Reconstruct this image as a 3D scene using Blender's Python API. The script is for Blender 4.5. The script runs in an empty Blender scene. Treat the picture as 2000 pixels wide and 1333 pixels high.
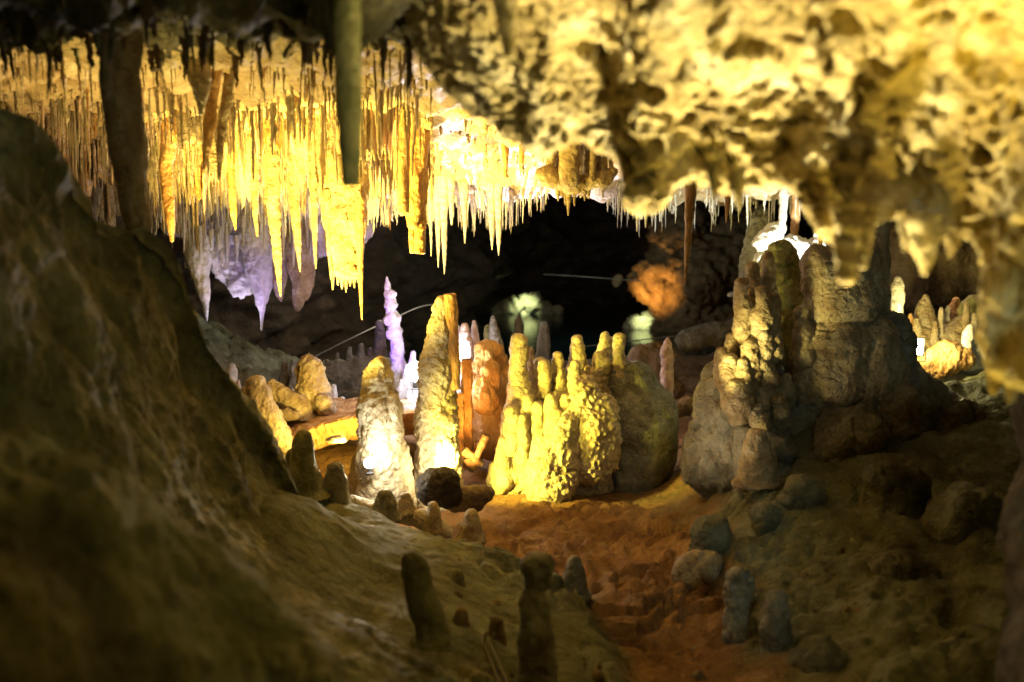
import bpy, math, random
import numpy as np
from mathutils import Vector

R = math.radians
rnd = random.Random(7)
nrg = np.random.default_rng(11)
C = bpy.context.scene.collection
scene = bpy.context.scene

# ------------------------------------------------------------------ camera
F = 2000 * 35 / 36.0
PITCH = R(7.0)
EYE = np.array([0.0, 0.0, 1.6])
cam = bpy.data.cameras.new('camera')
cam.lens = 35; cam.sensor_width = 36; cam.clip_start = 0.05; cam.clip_end = 200
cam.dof.use_dof = True; cam.dof.focus_distance = 5.8; cam.dof.aperture_fstop = 1.7
cam_o = bpy.data.objects.new('camera', cam); C.objects.link(cam_o)
cam_o.location = EYE; cam_o.rotation_euler = (R(90) - PITCH, 0, 0)
scene.camera = cam_o

# ------------------------------------------------------------------ world: a closed cave, no sky
w = bpy.data.worlds.new('World'); scene.world = w; w.use_nodes = True
w.node_tree.nodes['Background'].inputs[0].default_value = (0.02, 0.03, 0.025, 1)
w.node_tree.nodes['Background'].inputs[1].default_value = 0.02
scene.view_settings.view_transform = 'Standard'
scene.view_settings.look = 'None'
scene.view_settings.exposure = 0.0
scene.view_settings.gamma = 1.0
cy = scene.cycles
cy.use_denoising = True
cy.max_bounces = 6; cy.diffuse_bounces = 3; cy.glossy_bounces = 3; cy.transmission_bounces = 2
cy.sample_clamp_indirect = 4.0
cy.caustics_reflective = False; cy.caustics_refractive = False


HAZE = 0.0


def P(px, py, d):
    """the point seen at pixel (px, py) of the 2000 x 1333 photograph, d metres ahead"""
    u = (px - 1000.0) / F; v = -(py - 666.5) / F
    yy = math.cos(PITCH) + v * math.sin(PITCH)
    zz = -math.sin(PITCH) + v * math.cos(PITCH)
    s = d / yy
    return np.array([u * s, d, EYE[2] + zz * s])


# ------------------------------------------------------------------ lamps
YEL = (1.0, 0.70, 0.12); WARM = (1.0, 0.80, 0.42); CREAM = (1.0, 0.86, 0.55); ORA = (1.0, 0.46, 0.08)
LIM = (1.0, 0.79, 0.08); VIO = (0.55, 0.38, 1.0); COOL = (0.80, 0.84, 1.0); GRN = (0.78, 1.0, 0.5)


def spot(loc, target, power, col, angle=100, blend=0.6, radius=0.05):
    l = bpy.data.lights.new('spot_light', 'SPOT'); l.energy = power; l.color = col
    l.spot_size = R(angle); l.spot_blend = blend; l.shadow_soft_size = radius
    o = bpy.data.objects.new('spot_light', l); C.objects.link(o)
    o.location = loc
    o.rotation_euler = Vector(np.array(target) - np.array(loc)).to_track_quat('-Z', 'Y').to_euler()
    return o


def point(loc, power, col, radius=0.04):
    l = bpy.data.lights.new('point_light', 'POINT'); l.energy = power; l.color = col; l.shadow_soft_size = radius
    o = bpy.data.objects.new('point_light', l); C.objects.link(o); o.location = loc
    return o


# big yellow flood under the hanging field, hidden behind the two columns
spot(P(470, 880, 4.55), P(700, 250, 5.6), 1450, YEL, 84, 0.9)
spot(P(450, 860, 4.0), P(520, 150, 4.0), 160, (1.0, 0.74, 0.18), 120, 0.9)  # unseen spot added behind the left rock for the near stalactite fronts
spot(P(745, 850, 5.75), P(680, 200, 5.5), 230, YEL, 76, 0.8)
spot(P(800, 880, 5.9), P(1010, 250, 5.6), 210, WARM, 80, 0.8)
# warm flood for the rows of stalactites further left
spot(P(380, 800, 4.3), P(200, 200, 4.6), 60, (1.0, 0.60, 0.20), 100, 0.8)
# white flood behind the dark boulder: the central cluster and the foot of the column
spot(P(848, 925, 5.12), P(1090, 800, 5.75), 170, LIM, 95, 0.6)
spot(P(525, 930, 4.35), P(1130, 735, 5.7), 250, LIM, 33, 0.8)
spot(P(858, 930, 5.08), P(835, 880, 5.4), 9, WARM, 140, 0.6)
# orange on the lump behind the cluster
spot(P(915, 905, 5.5), P(945, 760, 6.0), 26, ORA, 90, 0.7)
# the shelf with its stalagmites
spot(P(690, 885, 5.7), P(600, 760, 6.5), 75, YEL, 110, 0.6)
# violet on the pinnacle, cool white round it
spot(P(735, 735, 6.8), P(766, 600, 7.5), 45, (0.25, 0.08, 1.0), 80, 0.7)
point(P(815, 728, 6.78), 13, (0.62, 0.70, 1.0))
point(P(896, 690, 7.0), 12, (0.9, 0.86, 1.0))
# lavender on the far fringe and the far left ceiling
spot(P(985, 690, 8.4), P(900, 370, 6.9), 700, (0.90, 0.84, 1.0), 74, 0.8)
spot(P(420, 720, 8.3), P(500, 400, 6.9), 190, (0.90, 0.84, 1.0), 66, 0.8)
spot(P(470, 700, 8.0), P(470, 470, 8.2), 20, (0.80, 0.70, 1.0), 110, 0.8)
spot(P(520, 640, 7.6), P(520, 540, 8.1), 7, VIO, 80, 0.7)
# pool coves
spot(P(1035, 510, 16.0), P(1025, 602, 17.5), 420, GRN, 20, 1.0)
spot(P(1262, 570, 14.0), P(1254, 634, 15.2), 220, GRN, 18, 1.0)
# orange rock over the pool
spot(P(1230, 640, 13.7), P(1285, 560, 14.9), 330, ORA, 42, 1.0)
# white flood behind the right formation
spot(P(1560, 560, 6.1), P(1525, 450, 6.6), 60, (0.95, 1.0, 0.88), 120, 0.6)
# near ceiling, from below the frame
spot((0.50, 2.35, 0.42), P(1400, 300, 2.05), 540, (1.0, 0.83, 0.38), 60, 1.0, 0.04)
spot((0.78, 1.95, 0.42), P(1560, 100, 1.7), 110, (1.0, 0.72, 0.13), 62, 0.9, 0.04)
spot((1.08, 1.15, 0.72), P(1890, 460, 1.78), 230, (1.0, 0.68, 0.05), 70, 1.0, 0.05)
# yellow side light on the right formation
spot(P(1330, 800, 4.5), P(1545, 600, 5.0), 60, (1.0, 0.84, 0.26), 36, 0.8)
spot(P(1400, 930, 4.5), P(1478, 865, 4.6), 6, (1.0, 0.9, 0.2), 26, 0.8)
spot(P(1180, 1010, 4.3), P(1540, 680, 5.0), 24, (1.0, 0.76, 0.42), 62, 0.9, 0.08)  # wide unseen fill added to lift the formation's left knobs
spot(P(868, 925, 5.14), P(1125, 310, 5.4), 110, YEL, 34, 0.8)  # extra beam added to brighten the hanging platform
spot((0.15, 1.0, 1.45), P(300, 90, 2.9), 9, (1.0, 0.80, 0.42), 66, 1.0, 0.1)  # unseen spot added for the near left ceiling and long stalactite
spot((0.45, 0.7, 1.0), P(1965, 600, 1.8), 16, YEL, 34, 1.0, 0.05)  # unseen front spot added for the pillar at the right edge
# unseen fill lamps added to lift the banks, red earth and back wall
spot((1.2, 0.5, 1.75), P(1600, 800, 5.0), 60, (0.64, 0.94, 0.82), 54, 1.0, 0.2)
spot((0.7, 0.9, 1.95), P(330, 600, 2.8), 7.5, (0.55, 0.95, 0.55), 74, 1.0, 0.12)
spot((0.45, 4.0, 1.7), P(1150, 1000, 5.1), 15, (1.0, 0.66, 0.26), 66, 0.9, 0.2)
point(P(820, 500, 9.5), 60, (0.85, 0.72, 0.5), 0.3)
point(P(1180, 470, 13.0), 30, (0.7, 0.75, 0.55), 0.3)


# ------------------------------------------------------------------ numpy noise
_perm = nrg.permutation(256); _perm = np.concatenate([_perm, _perm, _perm])
_g = nrg.normal(size=(256, 3)); _g /= np.linalg.norm(_g, axis=1)[:, None]


def pn(p):
    i = np.floor(p).astype(np.int64); f = p - i
    u = f * f * f * (f * (f * 6 - 15) + 10)
    i &= 255
    out = 0
    for dx in (0, 1):
        wx = u[:, 0] if dx else 1 - u[:, 0]
        a = _perm[i[:, 0] + dx]
        for dy in (0, 1):
            wy = u[:, 1] if dy else 1 - u[:, 1]
            b = _perm[a + i[:, 1] + dy]
            for dz in (0, 1):
                wz = u[:, 2] if dz else 1 - u[:, 2]
                h = _perm[b + i[:, 2] + dz]
                g = _g[h]
                out = out + wx * wy * wz * (g[:, 0] * (f[:, 0] - dx) + g[:, 1] * (f[:, 1] - dy) + g[:, 2] * (f[:, 2] - dz))
    return out * 1.5


def fbm(p, freq, octv=4, gain=0.5, off=0.0):
    p = np.asarray(p, float) * freq + off
    a = 1.0; s = 0
    for k in range(octv):
        s = s + a * pn(p + 17.3 * k); p = p * 2.03; a *= gain
    return s


def ridged(p, freq, octv=3, off=0.0):
    p = np.asarray(p, float) * freq + off
    a = 1.0; s = 0
    for k in range(octv):
        s = s + a * (1 - 2 * np.abs(pn(p + 31.7 * k))); p = p * 2.1; a *= 0.5
    return s


_cell = nrg.random((256, 3))


def worley(p, freq, off=0.0):
    p = np.asarray(p, float) * freq + off
    i = np.floor(p).astype(np.int64); f = p - i
    best = np.full(len(p), 9.0)
    for dx in (-1, 0, 1):
        for dy in (-1, 0, 1):
            for dz in (-1, 0, 1):
                h = _perm[_perm[_perm[(i[:, 0] + dx) & 255] + ((i[:, 1] + dy) & 255)] + ((i[:, 2] + dz) & 255)]
                c = _cell[h]
                d = (c[:, 0] + dx - f[:, 0]) ** 2 + (c[:, 1] + dy - f[:, 1]) ** 2 + (c[:, 2] + dz - f[:, 2]) ** 2
                best = np.minimum(best, d)
    return np.sqrt(best)


def sst(a, b, x):
    t = np.clip((x - a) / (b - a), 0, 1)
    return t * t * (3 - 2 * t)


# ------------------------------------------------------------------ surface relief (metres, along the normal)
def relief(V, style, s=1.0, off=0.0):
    """style: how the calcite grew; s scales the relief"""
    if style == 'plain':
        return s * 0.006 * fbm(V, 14, 4, off=off)
    if style == 'rock':
        return s * (0.020 * fbm(V, 6, 5, off=off) + 0.006 * ridged(V, 22, 2, off=off))
    if style == 'crag':
        q = V + 0.04 * np.stack([fbm(V, 5, 2, off=off)] * 3, 1)
        return s * (0.026 * ridged(q, 4.2, 4, off=off) + 0.022 * (0.5 - worley(q, 11, off)) + 0.005 * ridged(V, 30, 2, off=off))
    if style == 'flow':                                  # ribs running down
        q = V * np.array([1, 1, 0.22])
        return s * (0.012 * ridged(q, 11, 3, off=off) + 0.012 * fbm(V, 7, 4, off=off))
    if style == 'scale':                                 # overlapping drip scales
        q = (V + 0.02 * np.stack([fbm(V, 9, 2, off=off)] * 3, 1)) * np.array([1, 1, 0.75])
        wv = worley(q, 34, off)
        return s * (0.021 * (0.75 - wv) + 0.014 * fbm(V, 8, 3, off=off) + 0.004 * pn(V * 60))
    if style == 'rings':
        z = V[:, 2] + 0.02 * fbm(V, 7, 2, off=off)
        return s * (0.006 * np.abs(np.sin(z * 60 + off)) + 0.010 * fbm(V, 9, 4, off=off) + 0.003 * ridged(V, 40, 2, off=off))
    if style == 'strata':
        q = V * np.array([1, 1, 3.2])
        return s * (0.008 * ridged(q, 16, 3, off=off) + 0.016 * fbm(V, 6, 4, off=off))
    if style == 'popcorn':
        return s * (0.030 * (0.8 - worley(V, 20, off)) + 0.012 * (0.7 - worley(V, 48, off)) + 0.012 * fbm(V, 8, 3, off=off))
    return 0 * V[:, 0]


def normals(V, Q):
    n = np.zeros_like(V)
    a, b, c, d = V[Q[:, 0]], V[Q[:, 1]], V[Q[:, 2]], V[Q[:, 3]]
    fn = np.cross(c - a, d - b)
    for k in range(4):
        np.add.at(n, Q[:, k], fn)
    l = np.linalg.norm(n, axis=1); l[l == 0] = 1
    return n / l[:, None]


def mesh_obj(name, V, Q, mat, parent=None, origin=None):
    V = np.asarray(V, float)
    if origin is None:
        origin = np.array([V[:, 0].mean(), V[:, 1].mean(), V[:, 2].min()]) if parent is None else np.zeros(3)
        if parent is not None:
            origin = np.array(parent.location)
    origin = np.asarray(origin, float)
    me = bpy.data.meshes.new(name)
    Q = np.asarray(Q, np.int32)
    me.vertices.add(len(V)); me.vertices.foreach_set('co', (V - origin).astype(np.float32).ravel())
    tri = Q[:, 2] == Q[:, 3]
    qs = Q[~tri]; ts = Q[tri][:, :3]
    nl = qs.size + ts.size
    me.loops.add(nl); me.polygons.add(len(qs) + len(ts))
    me.loops.foreach_set('vertex_index', np.concatenate([qs.ravel(), ts.ravel()]))
    st = np.concatenate([np.arange(len(qs)) * 4, qs.size + np.arange(len(ts)) * 3]).astype(np.int32)
    me.polygons.foreach_set('loop_start', st)
    me.polygons.foreach_set('use_smooth', np.ones(len(st), bool))
    me.update(calc_edges=True); me.validate()
    me.materials.append(mat)
    o = bpy.data.objects.new(name, me); C.objects.link(o)
    if parent is None:
        o.location = origin
    else:
        o.parent = parent
    return o


def tag(o, label=None, cat=None, group=None, kind=None):
    if label: o['label'] = label
    if cat: o['category'] = cat
    if group: o['group'] = group
    if kind: o['kind'] = kind
    return o


def empty(name, loc, label, cat, group=None):
    o = bpy.data.objects.new(name, None); C.objects.link(o)
    o.location = loc; o.empty_display_size = 0.05
    return tag(o, label, cat, group)


def catmull(K, n):
    """resample control rows K (m, k) to n samples"""
    K = np.asarray(K, float); m = len(K)
    if m == 2:
        t = np.linspace(0, 1, n)[:, None]
        return K[0] * (1 - t) + K[1] * t
    E = np.vstack([2 * K[0] - K[1], K, 2 * K[-1] - K[-2]])
    t = np.linspace(0, m - 1, n); i = np.minimum(t.astype(int), m - 2); f = (t - i)[:, None]
    a, b, c, d = E[i], E[i + 1], E[i + 2], E[i + 3]
    return 0.5 * (2 * b + (c - a) * f + (2 * a - 5 * b + 4 * c - d) * f ** 2 + (3 * b - a - 3 * c + d) * f ** 3)


def grid_quads(nr, nc, wrap=False, flip=False):
    r = np.arange(nr - 1)[:, None]; c = np.arange(nc if wrap else nc - 1)[None, :]
    c2 = (c + 1) % nc
    q = np.stack([r * nc + c, r * nc + c2, (r + 1) * nc + c2, (r + 1) * nc + c], -1).reshape(-1, 4)
    return q[:, ::-1] if flip else q


def tube(path, rad, seg=24, rings=None, tip='round', square=0.0, style=None, s=1.0, off=None, wob=0.08, lump=0.0):
    """a tapering body along path (m,3) with radii rad; both ends closed. Returns V, Q"""
    path = np.asarray(path, float); rad = np.asarray(rad, float)
    L = np.linalg.norm(np.diff(path, axis=0), axis=1).sum()
    if rings is None:
        rings = int(np.clip(L / max(rad.mean(), 1e-4) * seg / 6.28, 8, 160))
    K = catmull(np.hstack([path, rad[:, None]]), rings)
    p = K[:, :3]; r = np.maximum(K[:, 3], 1e-4)
    if off is None: off = rnd.random() * 90
    ends = []
    if tip == 'round':                                   # rounded cap
        d = p[-1] - p[-2]; d /= np.linalg.norm(d)
        for a in (0.3, 0.6, 0.85, 0.97):
            ends.append((p[-1] + d * r[-1] * a, r[-1] * math.sqrt(1 - a * a)))
    elif tip == 'flat':
        d = p[-1] - p[-2]; d /= np.linalg.norm(d)
        ends = [(p[-1] + d * r[-1] * 0.08, r[-1] * 0.93), (p[-1] + d * r[-1] * 0.10, r[-1] * 0.6), (p[-1] + d * r[-1] * 0.06, r[-1] * 0.2)]
    if ends:
        p = np.vstack([p] + [e[0][None] for e in ends]); r = np.concatenate([r, [e[1] for e in ends]])
    n = len(p)
    t = np.gradient(p, axis=0); t /= np.linalg.norm(t, axis=1)[:, None]
    ref = np.array([0, 1.0, 0]) if abs(t[0, 1]) < 0.9 else np.array([1.0, 0, 0])
    e1 = np.cross(t, ref); e1 /= np.linalg.norm(e1, axis=1)[:, None]
    e2 = np.cross(t, e1)
    a = np.linspace(0, 2 * np.pi, seg, endpoint=False)
    ca, sa = np.cos(a), np.sin(a)
    if square:
        k = 1 / np.maximum(np.abs(ca), np.abs(sa)); k = 1 + square * (k - 1)
        ca, sa = ca * k, sa * k
    V = p[:, None, :] + r[:, None, None] * (e1[:, None, :] * ca[None, :, None] + e2[:, None, :] * sa[None, :, None])
    out = V - p[:, None, :]
    q = V.reshape(-1, 3)
    wv = 1 + wob * fbm(q / max(r.max(), 1e-3), 0.8, 3, off=off).reshape(n, seg)
    V = p[:, None, :] + out * wv[..., None]
    V = np.vstack([V.reshape(-1, 3), p[0][None], p[-1][None]])
    Q = grid_quads(n, seg, wrap=True)
    c = np.arange(seg); c2 = (c + 1) % seg
    b0 = n * seg; b1 = b0 + 1
    Q = np.vstack([Q, np.stack([c2, c, np.full(seg, b0), np.full(seg, b0)], 1),
                   np.stack([(n - 1) * seg + c, (n - 1) * seg + c2, np.full(seg, b1), np.full(seg, b1)], 1)])
    if style:
        N = normals(V, Q)
        rr = np.concatenate([np.repeat(r, seg), [r[0], r[-1]]])
        V = V + N * (relief(V, style, s, off) * np.clip(rr / 0.03, 0.05, 1))[:, None]
    return V, Q


def pxpath(pts, d):
    """pts: (px, py, radius_px[, depth shift]) -> path, radii in metres"""
    path = []; rad = []
    for q in pts:
        dd = d + (q[3] if len(q) > 3 else 0)
        path.append(P(q[0], q[1], dd)); rad.append(q[2] * dd / F)
    return np.array(path), np.array(rad)


# ---------------- smooth unions of round cones, meshed with surface nets
def nets(prims, k, vox, style=None, s=1.0, off=0.0, cut=None, pad=0.06):
    """prims: (A(3), ra, B(3), rb)"""
    A = np.array([q[0] for q in prims]); B = np.array([q[2] for q in prims])
    ra = np.array([q[1] for q in prims]); rb = np.array([q[3] for q in prims])
    rm = np.maximum(ra, rb)[:, None]
    lo = np.minimum(A - rm, B - rm).min(0) - pad; hi = np.maximum(A + rm, B + rm).max(0) + pad
    n = np.ceil((hi - lo) / vox).astype(int) + 1
    ax = [lo[i] + vox * np.arange(n[i]) for i in range(3)]
    G = np.stack(np.meshgrid(*ax, indexing='ij'), -1).reshape(-1, 3)
    D = None
    for a, r1, b, r2 in zip(A, ra, B, rb):
        ba = b - a; L = max((ba * ba).sum(), 1e-9)
        t = np.clip(((G - a) @ ba) / L, 0, 1)
        d = np.linalg.norm(G - a - t[:, None] * ba, axis=1) - (r1 + (r2 - r1) * t)
        if D is None: D = d
        else:
            h = np.clip(0.5 + 0.5 * (D - d) / k, 0, 1)
            D = D * (1 - h) + d * h - k * h * (1 - h)
    if cut is not None:
        D = np.maximum(D, cut(G))
    D = D.reshape(n)
    ins = D < 0
    nc = n - 1
    cor = [(x, y, z) for x in (0, 1) for y in (0, 1) for z in (0, 1)]
    cnt = sum(ins[x:x + nc[0], y:y + nc[1], z:z + nc[2]].astype(np.int8) for x, y, z in cor)
    act = np.argwhere((cnt > 0) & (cnt < 8))
    idx = -np.ones(nc, np.int64); idx[tuple(act.T)] = np.arange(len(act))
    acc = np.zeros((len(act), 3)); num = np.zeros(len(act))
    for c1 in cor:
        for ax_ in range(3):
            if c1[ax_]: continue
            c2 = list(c1); c2[ax_] = 1
            v1 = D[tuple((act + c1).T)]; v2 = D[tuple((act + c2).T)]
            m = (v1 < 0) != (v2 < 0)
            t = np.where(m, v1 / np.where(m, v1 - v2, 1), 0)
            pos = np.array(c1, float)[None].repeat(len(act), 0); pos[:, ax_] = t
            acc[m] += pos[m]; num[m] += 1
    V = lo + vox * (act + acc / num[:, None])
    Qs = []
    for ax_ in range(3):
        b_, c_ = (ax_ + 1) % 3, (ax_ + 2) % 3
        s1 = [slice(None)] * 3; s2 = [slice(None)] * 3
        s1[ax_] = slice(0, -1); s2[ax_] = slice(1, None)
        chg = np.argwhere(ins[tuple(s1)] != ins[tuple(s2)])
        ok = (chg[:, b_] > 0) & (chg[:, c_] > 0) & (chg[:, b_] < nc[b_]) & (chg[:, c_] < nc[c_])
        chg = chg[ok]
        st = ins[tuple(chg.T)]
        q = []
        for db, dc in ((-1, -1), (0, -1), (0, 0), (-1, 0)):
            e = chg.copy(); e[:, b_] += db; e[:, c_] += dc
            q.append(idx[tuple(e.T)])
        q = np.stack(q, 1)
        q[~st] = q[~st][:, ::-1]
        Qs.append(q)
    Q = np.vstack(Qs); Q = Q[(Q >= 0).all(1)]
    if style:
        for stl in ([style] if isinstance(style, str) else style):
            N = normals(V, Q)
            V = V + N * relief(V, stl, s, off)[:, None]
    return V, Q


def cone(p1, p2, d, d2=None):
    """a round cone from two (px, py, radius_px) at depth d"""
    d2 = d if d2 is None else d2
    return (P(p1[0], p1[1], d), p1[2] * d / F, P(p2[0], p2[1], d2), p2[2] * d2 / F)


def sheet(rows, nr, nc, fn=None):
    """rows of (px, py, depth) or 3-D points -> smooth grid"""
    rows = np.array(rows, float)
    a = np.stack([catmull(rw, nc) for rw in rows])
    b = np.stack([catmull(a[:, j], nr) for j in range(nc)], 1)
    return b.reshape(-1, 3)


# ------------------------------------------------------------------ materials
def rock_mat(name, c_lo, c_mid, c_hi, rough=0.62, scale=4.0, bump=0.5, stain=(0.3, 0.24, 0.16), stain_amt=0.5,
             streak=0.0, sss=0.0, bscale=60.0, spec=0.4, pits=0.0):
    m = bpy.data.materials.new(name); m.use_nodes = True
    nt = m.node_tree; N = nt.nodes; Lk = nt.links
    bs = N['Principled BSDF']
    tc = N.new('ShaderNodeTexCoord')
    oi = N.new('ShaderNodeObjectInfo')
    add = N.new('ShaderNodeVectorMath'); add.operation = 'ADD'
    sc = N.new('ShaderNodeVectorMath'); sc.operation = 'SCALE'
    Lk.new(oi.outputs['Random'], sc.inputs['Scale']); sc.inputs[0].default_value = (31, 17, 23)
    Lk.new(tc.outputs['Object'], add.inputs[0]); Lk.new(sc.outputs[0], add.inputs[1])
    mp = N.new('ShaderNodeMapping'); Lk.new(add.outputs[0], mp.inputs['Vector'])
    mp.inputs['Scale'].default_value = (1, 1, 1 - 0.8 * streak)

    def noise(sc_, det, rg=0.55, dist=0.0, src=mp):
        n = N.new('ShaderNodeTexNoise'); n.inputs['Scale'].default_value = sc_
        n.inputs['Detail'].default_value = det; n.inputs['Roughness'].default_value = rg
        n.inputs['Distortion'].default_value = dist
        Lk.new(src.outputs[0], n.inputs['Vector']); return n

    n1 = noise(scale, 8, 0.62, 0.4)
    cr = N.new('ShaderNodeValToRGB'); Lk.new(n1.outputs['Fac'], cr.inputs['Fac'])
    cr.color_ramp.elements[0].position = 0.30; cr.color_ramp.elements[0].color = (*c_lo, 1)
    cr.color_ramp.elements[1].position = 0.72; cr.color_ramp.elements[1].color = (*c_hi, 1)
    e = cr.color_ramp.elements.new(0.5); e.color = (*c_mid, 1)
    n2 = noise(scale * 2.7, 10, 0.7, 0.8)
    r2 = N.new('ShaderNodeValToRGB'); Lk.new(n2.outputs['Fac'], r2.inputs['Fac'])
    r2.color_ramp.elements[0].position = 0.50; r2.color_ramp.elements[0].color = (0, 0, 0, 1)
    r2.color_ramp.elements[1].position = 0.70; r2.color_ramp.elements[1].color = (stain_amt, stain_amt, stain_amt, 1)
    mx = N.new('ShaderNodeMix'); mx.data_type = 'RGBA'
    Lk.new(r2.outputs[0], mx.inputs['Factor']); Lk.new(cr.outputs[0], mx.inputs['A']); mx.inputs['B'].default_value = (*stain, 1)
    Lk.new(mx.outputs['Result'], bs.inputs['Base Color'])
    # roughness varies: wet patches
    n3 = noise(scale * 1.3, 4)
    mr = N.new('ShaderNodeMapRange'); Lk.new(n3.outputs['Fac'], mr.inputs['Value'])
    mr.inputs['From Min'].default_value = 0.35; mr.inputs['From Max'].default_value = 0.65
    mr.inputs['To Min'].default_value = max(rough - 0.22, 0.15); mr.inputs['To Max'].default_value = min(rough + 0.15, 1)
    Lk.new(mr.outputs[0], bs.inputs['Roughness'])
    bs.inputs['Specular IOR Level'].default_value = spec
    # bump
    b1 = noise(bscale, 6, 0.6, 0.0)
    bp = N.new('ShaderNodeBump'); bp.inputs['Strength'].default_value = bump; bp.inputs['Distance'].default_value = 0.02
    Lk.new(b1.outputs['Fac'], bp.inputs['Height'])
    b2 = noise(bscale * 0.28, 6, 0.6, 0.3)
    bp2 = N.new('ShaderNodeBump'); bp2.inputs['Strength'].default_value = bump * 0.8; bp2.inputs['Distance'].default_value = 0.06
    Lk.new(b2.outputs['Fac'], bp2.inputs['Height']); Lk.new(bp.outputs[0], bp2.inputs['Normal'])
    Lk.new(bp2.outputs[0], bs.inputs['Normal'])
    if sss:
        bs.inputs['Subsurface Weight'].default_value = sss
        bs.inputs['Subsurface Radius'].default_value = (1.0, 0.6, 0.3)
        bs.inputs['Subsurface Scale'].default_value = 0.02
    return m


M = {}
M['stone'] = rock_mat('warm_limestone', (0.24, 0.155, 0.075), (0.44, 0.34, 0.20), (0.64, 0.56, 0.41), 0.6, 9, 0.9, (0.16, 0.10, 0.05), 0.75)
M['pale'] = rock_mat('pale_calcite', (0.42, 0.34, 0.22), (0.58, 0.50, 0.36), (0.74, 0.69, 0.55), 0.5, 9, 0.9, (0.22, 0.14, 0.06), 0.7)
M['white'] = rock_mat('white_calcite', (0.60, 0.56, 0.50), (0.74, 0.71, 0.66), (0.82, 0.80, 0.76), 0.45, 10, 0.7, (0.40, 0.33, 0.26), 0.6)
M['ochre'] = rock_mat('ochre_calcite', (0.40, 0.19, 0.06), (0.56, 0.32, 0.12), (0.66, 0.46, 0.24), 0.5, 9, 0.8, (0.28, 0.13, 0.04), 0.5, streak=0.6)
M['brown'] = rock_mat('brown_rock', (0.10, 0.065, 0.035), (0.20, 0.14, 0.08), (0.32, 0.24, 0.15), 0.7, 4, 0.7, (0.06, 0.045, 0.03), 0.6)
M['dark'] = rock_mat('dark_rock', (0.03, 0.022, 0.015), (0.075, 0.055, 0.036), (0.14, 0.10, 0.065), 0.75, 3, 0.8, (0.02, 0.016, 0.012), 0.6)
M['black'] = rock_mat('silhouetted_boulder', (0.014, 0.010, 0.008), (0.028, 0.020, 0.014), (0.06, 0.04, 0.028), 0.7, 9, 0.8, (0.01, 0.008, 0.006), 0.5)  # near-black colour paints the boulder's silhouette against the lamp behind it
M['grey'] = rock_mat('grey_flowstone', (0.13, 0.115, 0.085), (0.26, 0.25, 0.20), (0.42, 0.41, 0.35), 0.5, 7, 0.9, (0.15, 0.09, 0.04), 0.75)
M['cool'] = rock_mat('cool_grey_flowstone', (0.09, 0.09, 0.075), (0.19, 0.20, 0.18), (0.34, 0.36, 0.34), 0.45, 5, 0.8, (0.09, 0.07, 0.04), 0.7)
M['shaded'] = rock_mat('shaded_ceiling_rock', (0.015, 0.013, 0.005), (0.09, 0.075, 0.03), (0.27, 0.23, 0.12), 0.7, 7, 1.0, (0.012, 0.010, 0.005), 0.8)  # dark colour stands in for the shade on the near ceiling
M['bank'] = rock_mat('bank_flowstone', (0.08, 0.078, 0.045), (0.17, 0.175, 0.12), (0.32, 0.35, 0.28), 0.65, 4, 0.9, (0.10, 0.065, 0.025), 0.7)
M['olive'] = rock_mat('olive_rock', (0.06, 0.055, 0.020), (0.175, 0.165, 0.072), (0.37, 0.37, 0.25), 0.7, 3.2, 0.7, (0.06, 0.04, 0.015), 0.8)
M['dirt'] = rock_mat('red_earth', (0.12, 0.058, 0.020), (0.25, 0.13, 0.048), (0.39, 0.24, 0.115), 0.8, 2.2, 0.9, (0.09, 0.04, 0.018), 0.7, bscale=45)
_nt = M['dirt'].node_tree; _bs = _nt.nodes['Principled BSDF']
_src = _bs.inputs['Base Color'].links[0].from_socket
_at = _nt.nodes.new('ShaderNodeAttribute'); _at.attribute_name = 'flowstone_cover'
_tc = _nt.nodes.new('ShaderNodeTexCoord')
_n1 = _nt.nodes.new('ShaderNodeTexNoise'); _n1.inputs['Scale'].default_value = 3.2; _n1.inputs['Detail'].default_value = 9; _n1.inputs['Roughness'].default_value = 0.68
_nt.links.new(_tc.outputs['Object'], _n1.inputs['Vector'])
_cr = _nt.nodes.new('ShaderNodeValToRGB'); _nt.links.new(_n1.outputs['Fac'], _cr.inputs['Fac'])
_cr.color_ramp.elements[0].position = 0.32; _cr.color_ramp.elements[0].color = (0.07, 0.068, 0.034, 1)
_cr.color_ramp.elements[1].position = 0.70; _cr.color_ramp.elements[1].color = (0.31, 0.345, 0.27, 1)
_e = _cr.color_ramp.elements.new(0.5); _e.color = (0.155, 0.165, 0.10, 1)
_mx = _nt.nodes.new('ShaderNodeMix'); _mx.data_type = 'RGBA'
_nt.links.new(_at.outputs['Fac'], _mx.inputs['Factor']); _nt.links.new(_src, _mx.inputs['A']); _nt.links.new(_cr.outputs[0], _mx.inputs['B'])
_nt.links.new(_mx.outputs['Result'], _bs.inputs['Base Color'])
M['ceil'] = rock_mat('ceiling_limestone', (0.32, 0.20, 0.09), (0.50, 0.38, 0.22), (0.66, 0.56, 0.38), 0.65, 6, 0.7, (0.20, 0.12, 0.06), 0.6)
M['near'] = rock_mat('porous_limestone', (0.20, 0.13, 0.035), (0.46, 0.36, 0.16), (0.74, 0.67, 0.50), 0.7, 9, 0.9, (0.07, 0.05, 0.015), 0.85)
M['moss'] = rock_mat('mossy_calcite', (0.10, 0.12, 0.04), (0.30, 0.28, 0.12), (0.48, 0.42, 0.22), 0.65, 9, 0.5, (0.05, 0.10, 0.03), 0.7)
M['pink'] = rock_mat('pinkish_calcite', (0.50, 0.34, 0.30), (0.62, 0.46, 0.40), (0.72, 0.60, 0.54), 0.5, 8, 0.4, (0.4, 0.22, 0.16), 0.4)


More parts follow.
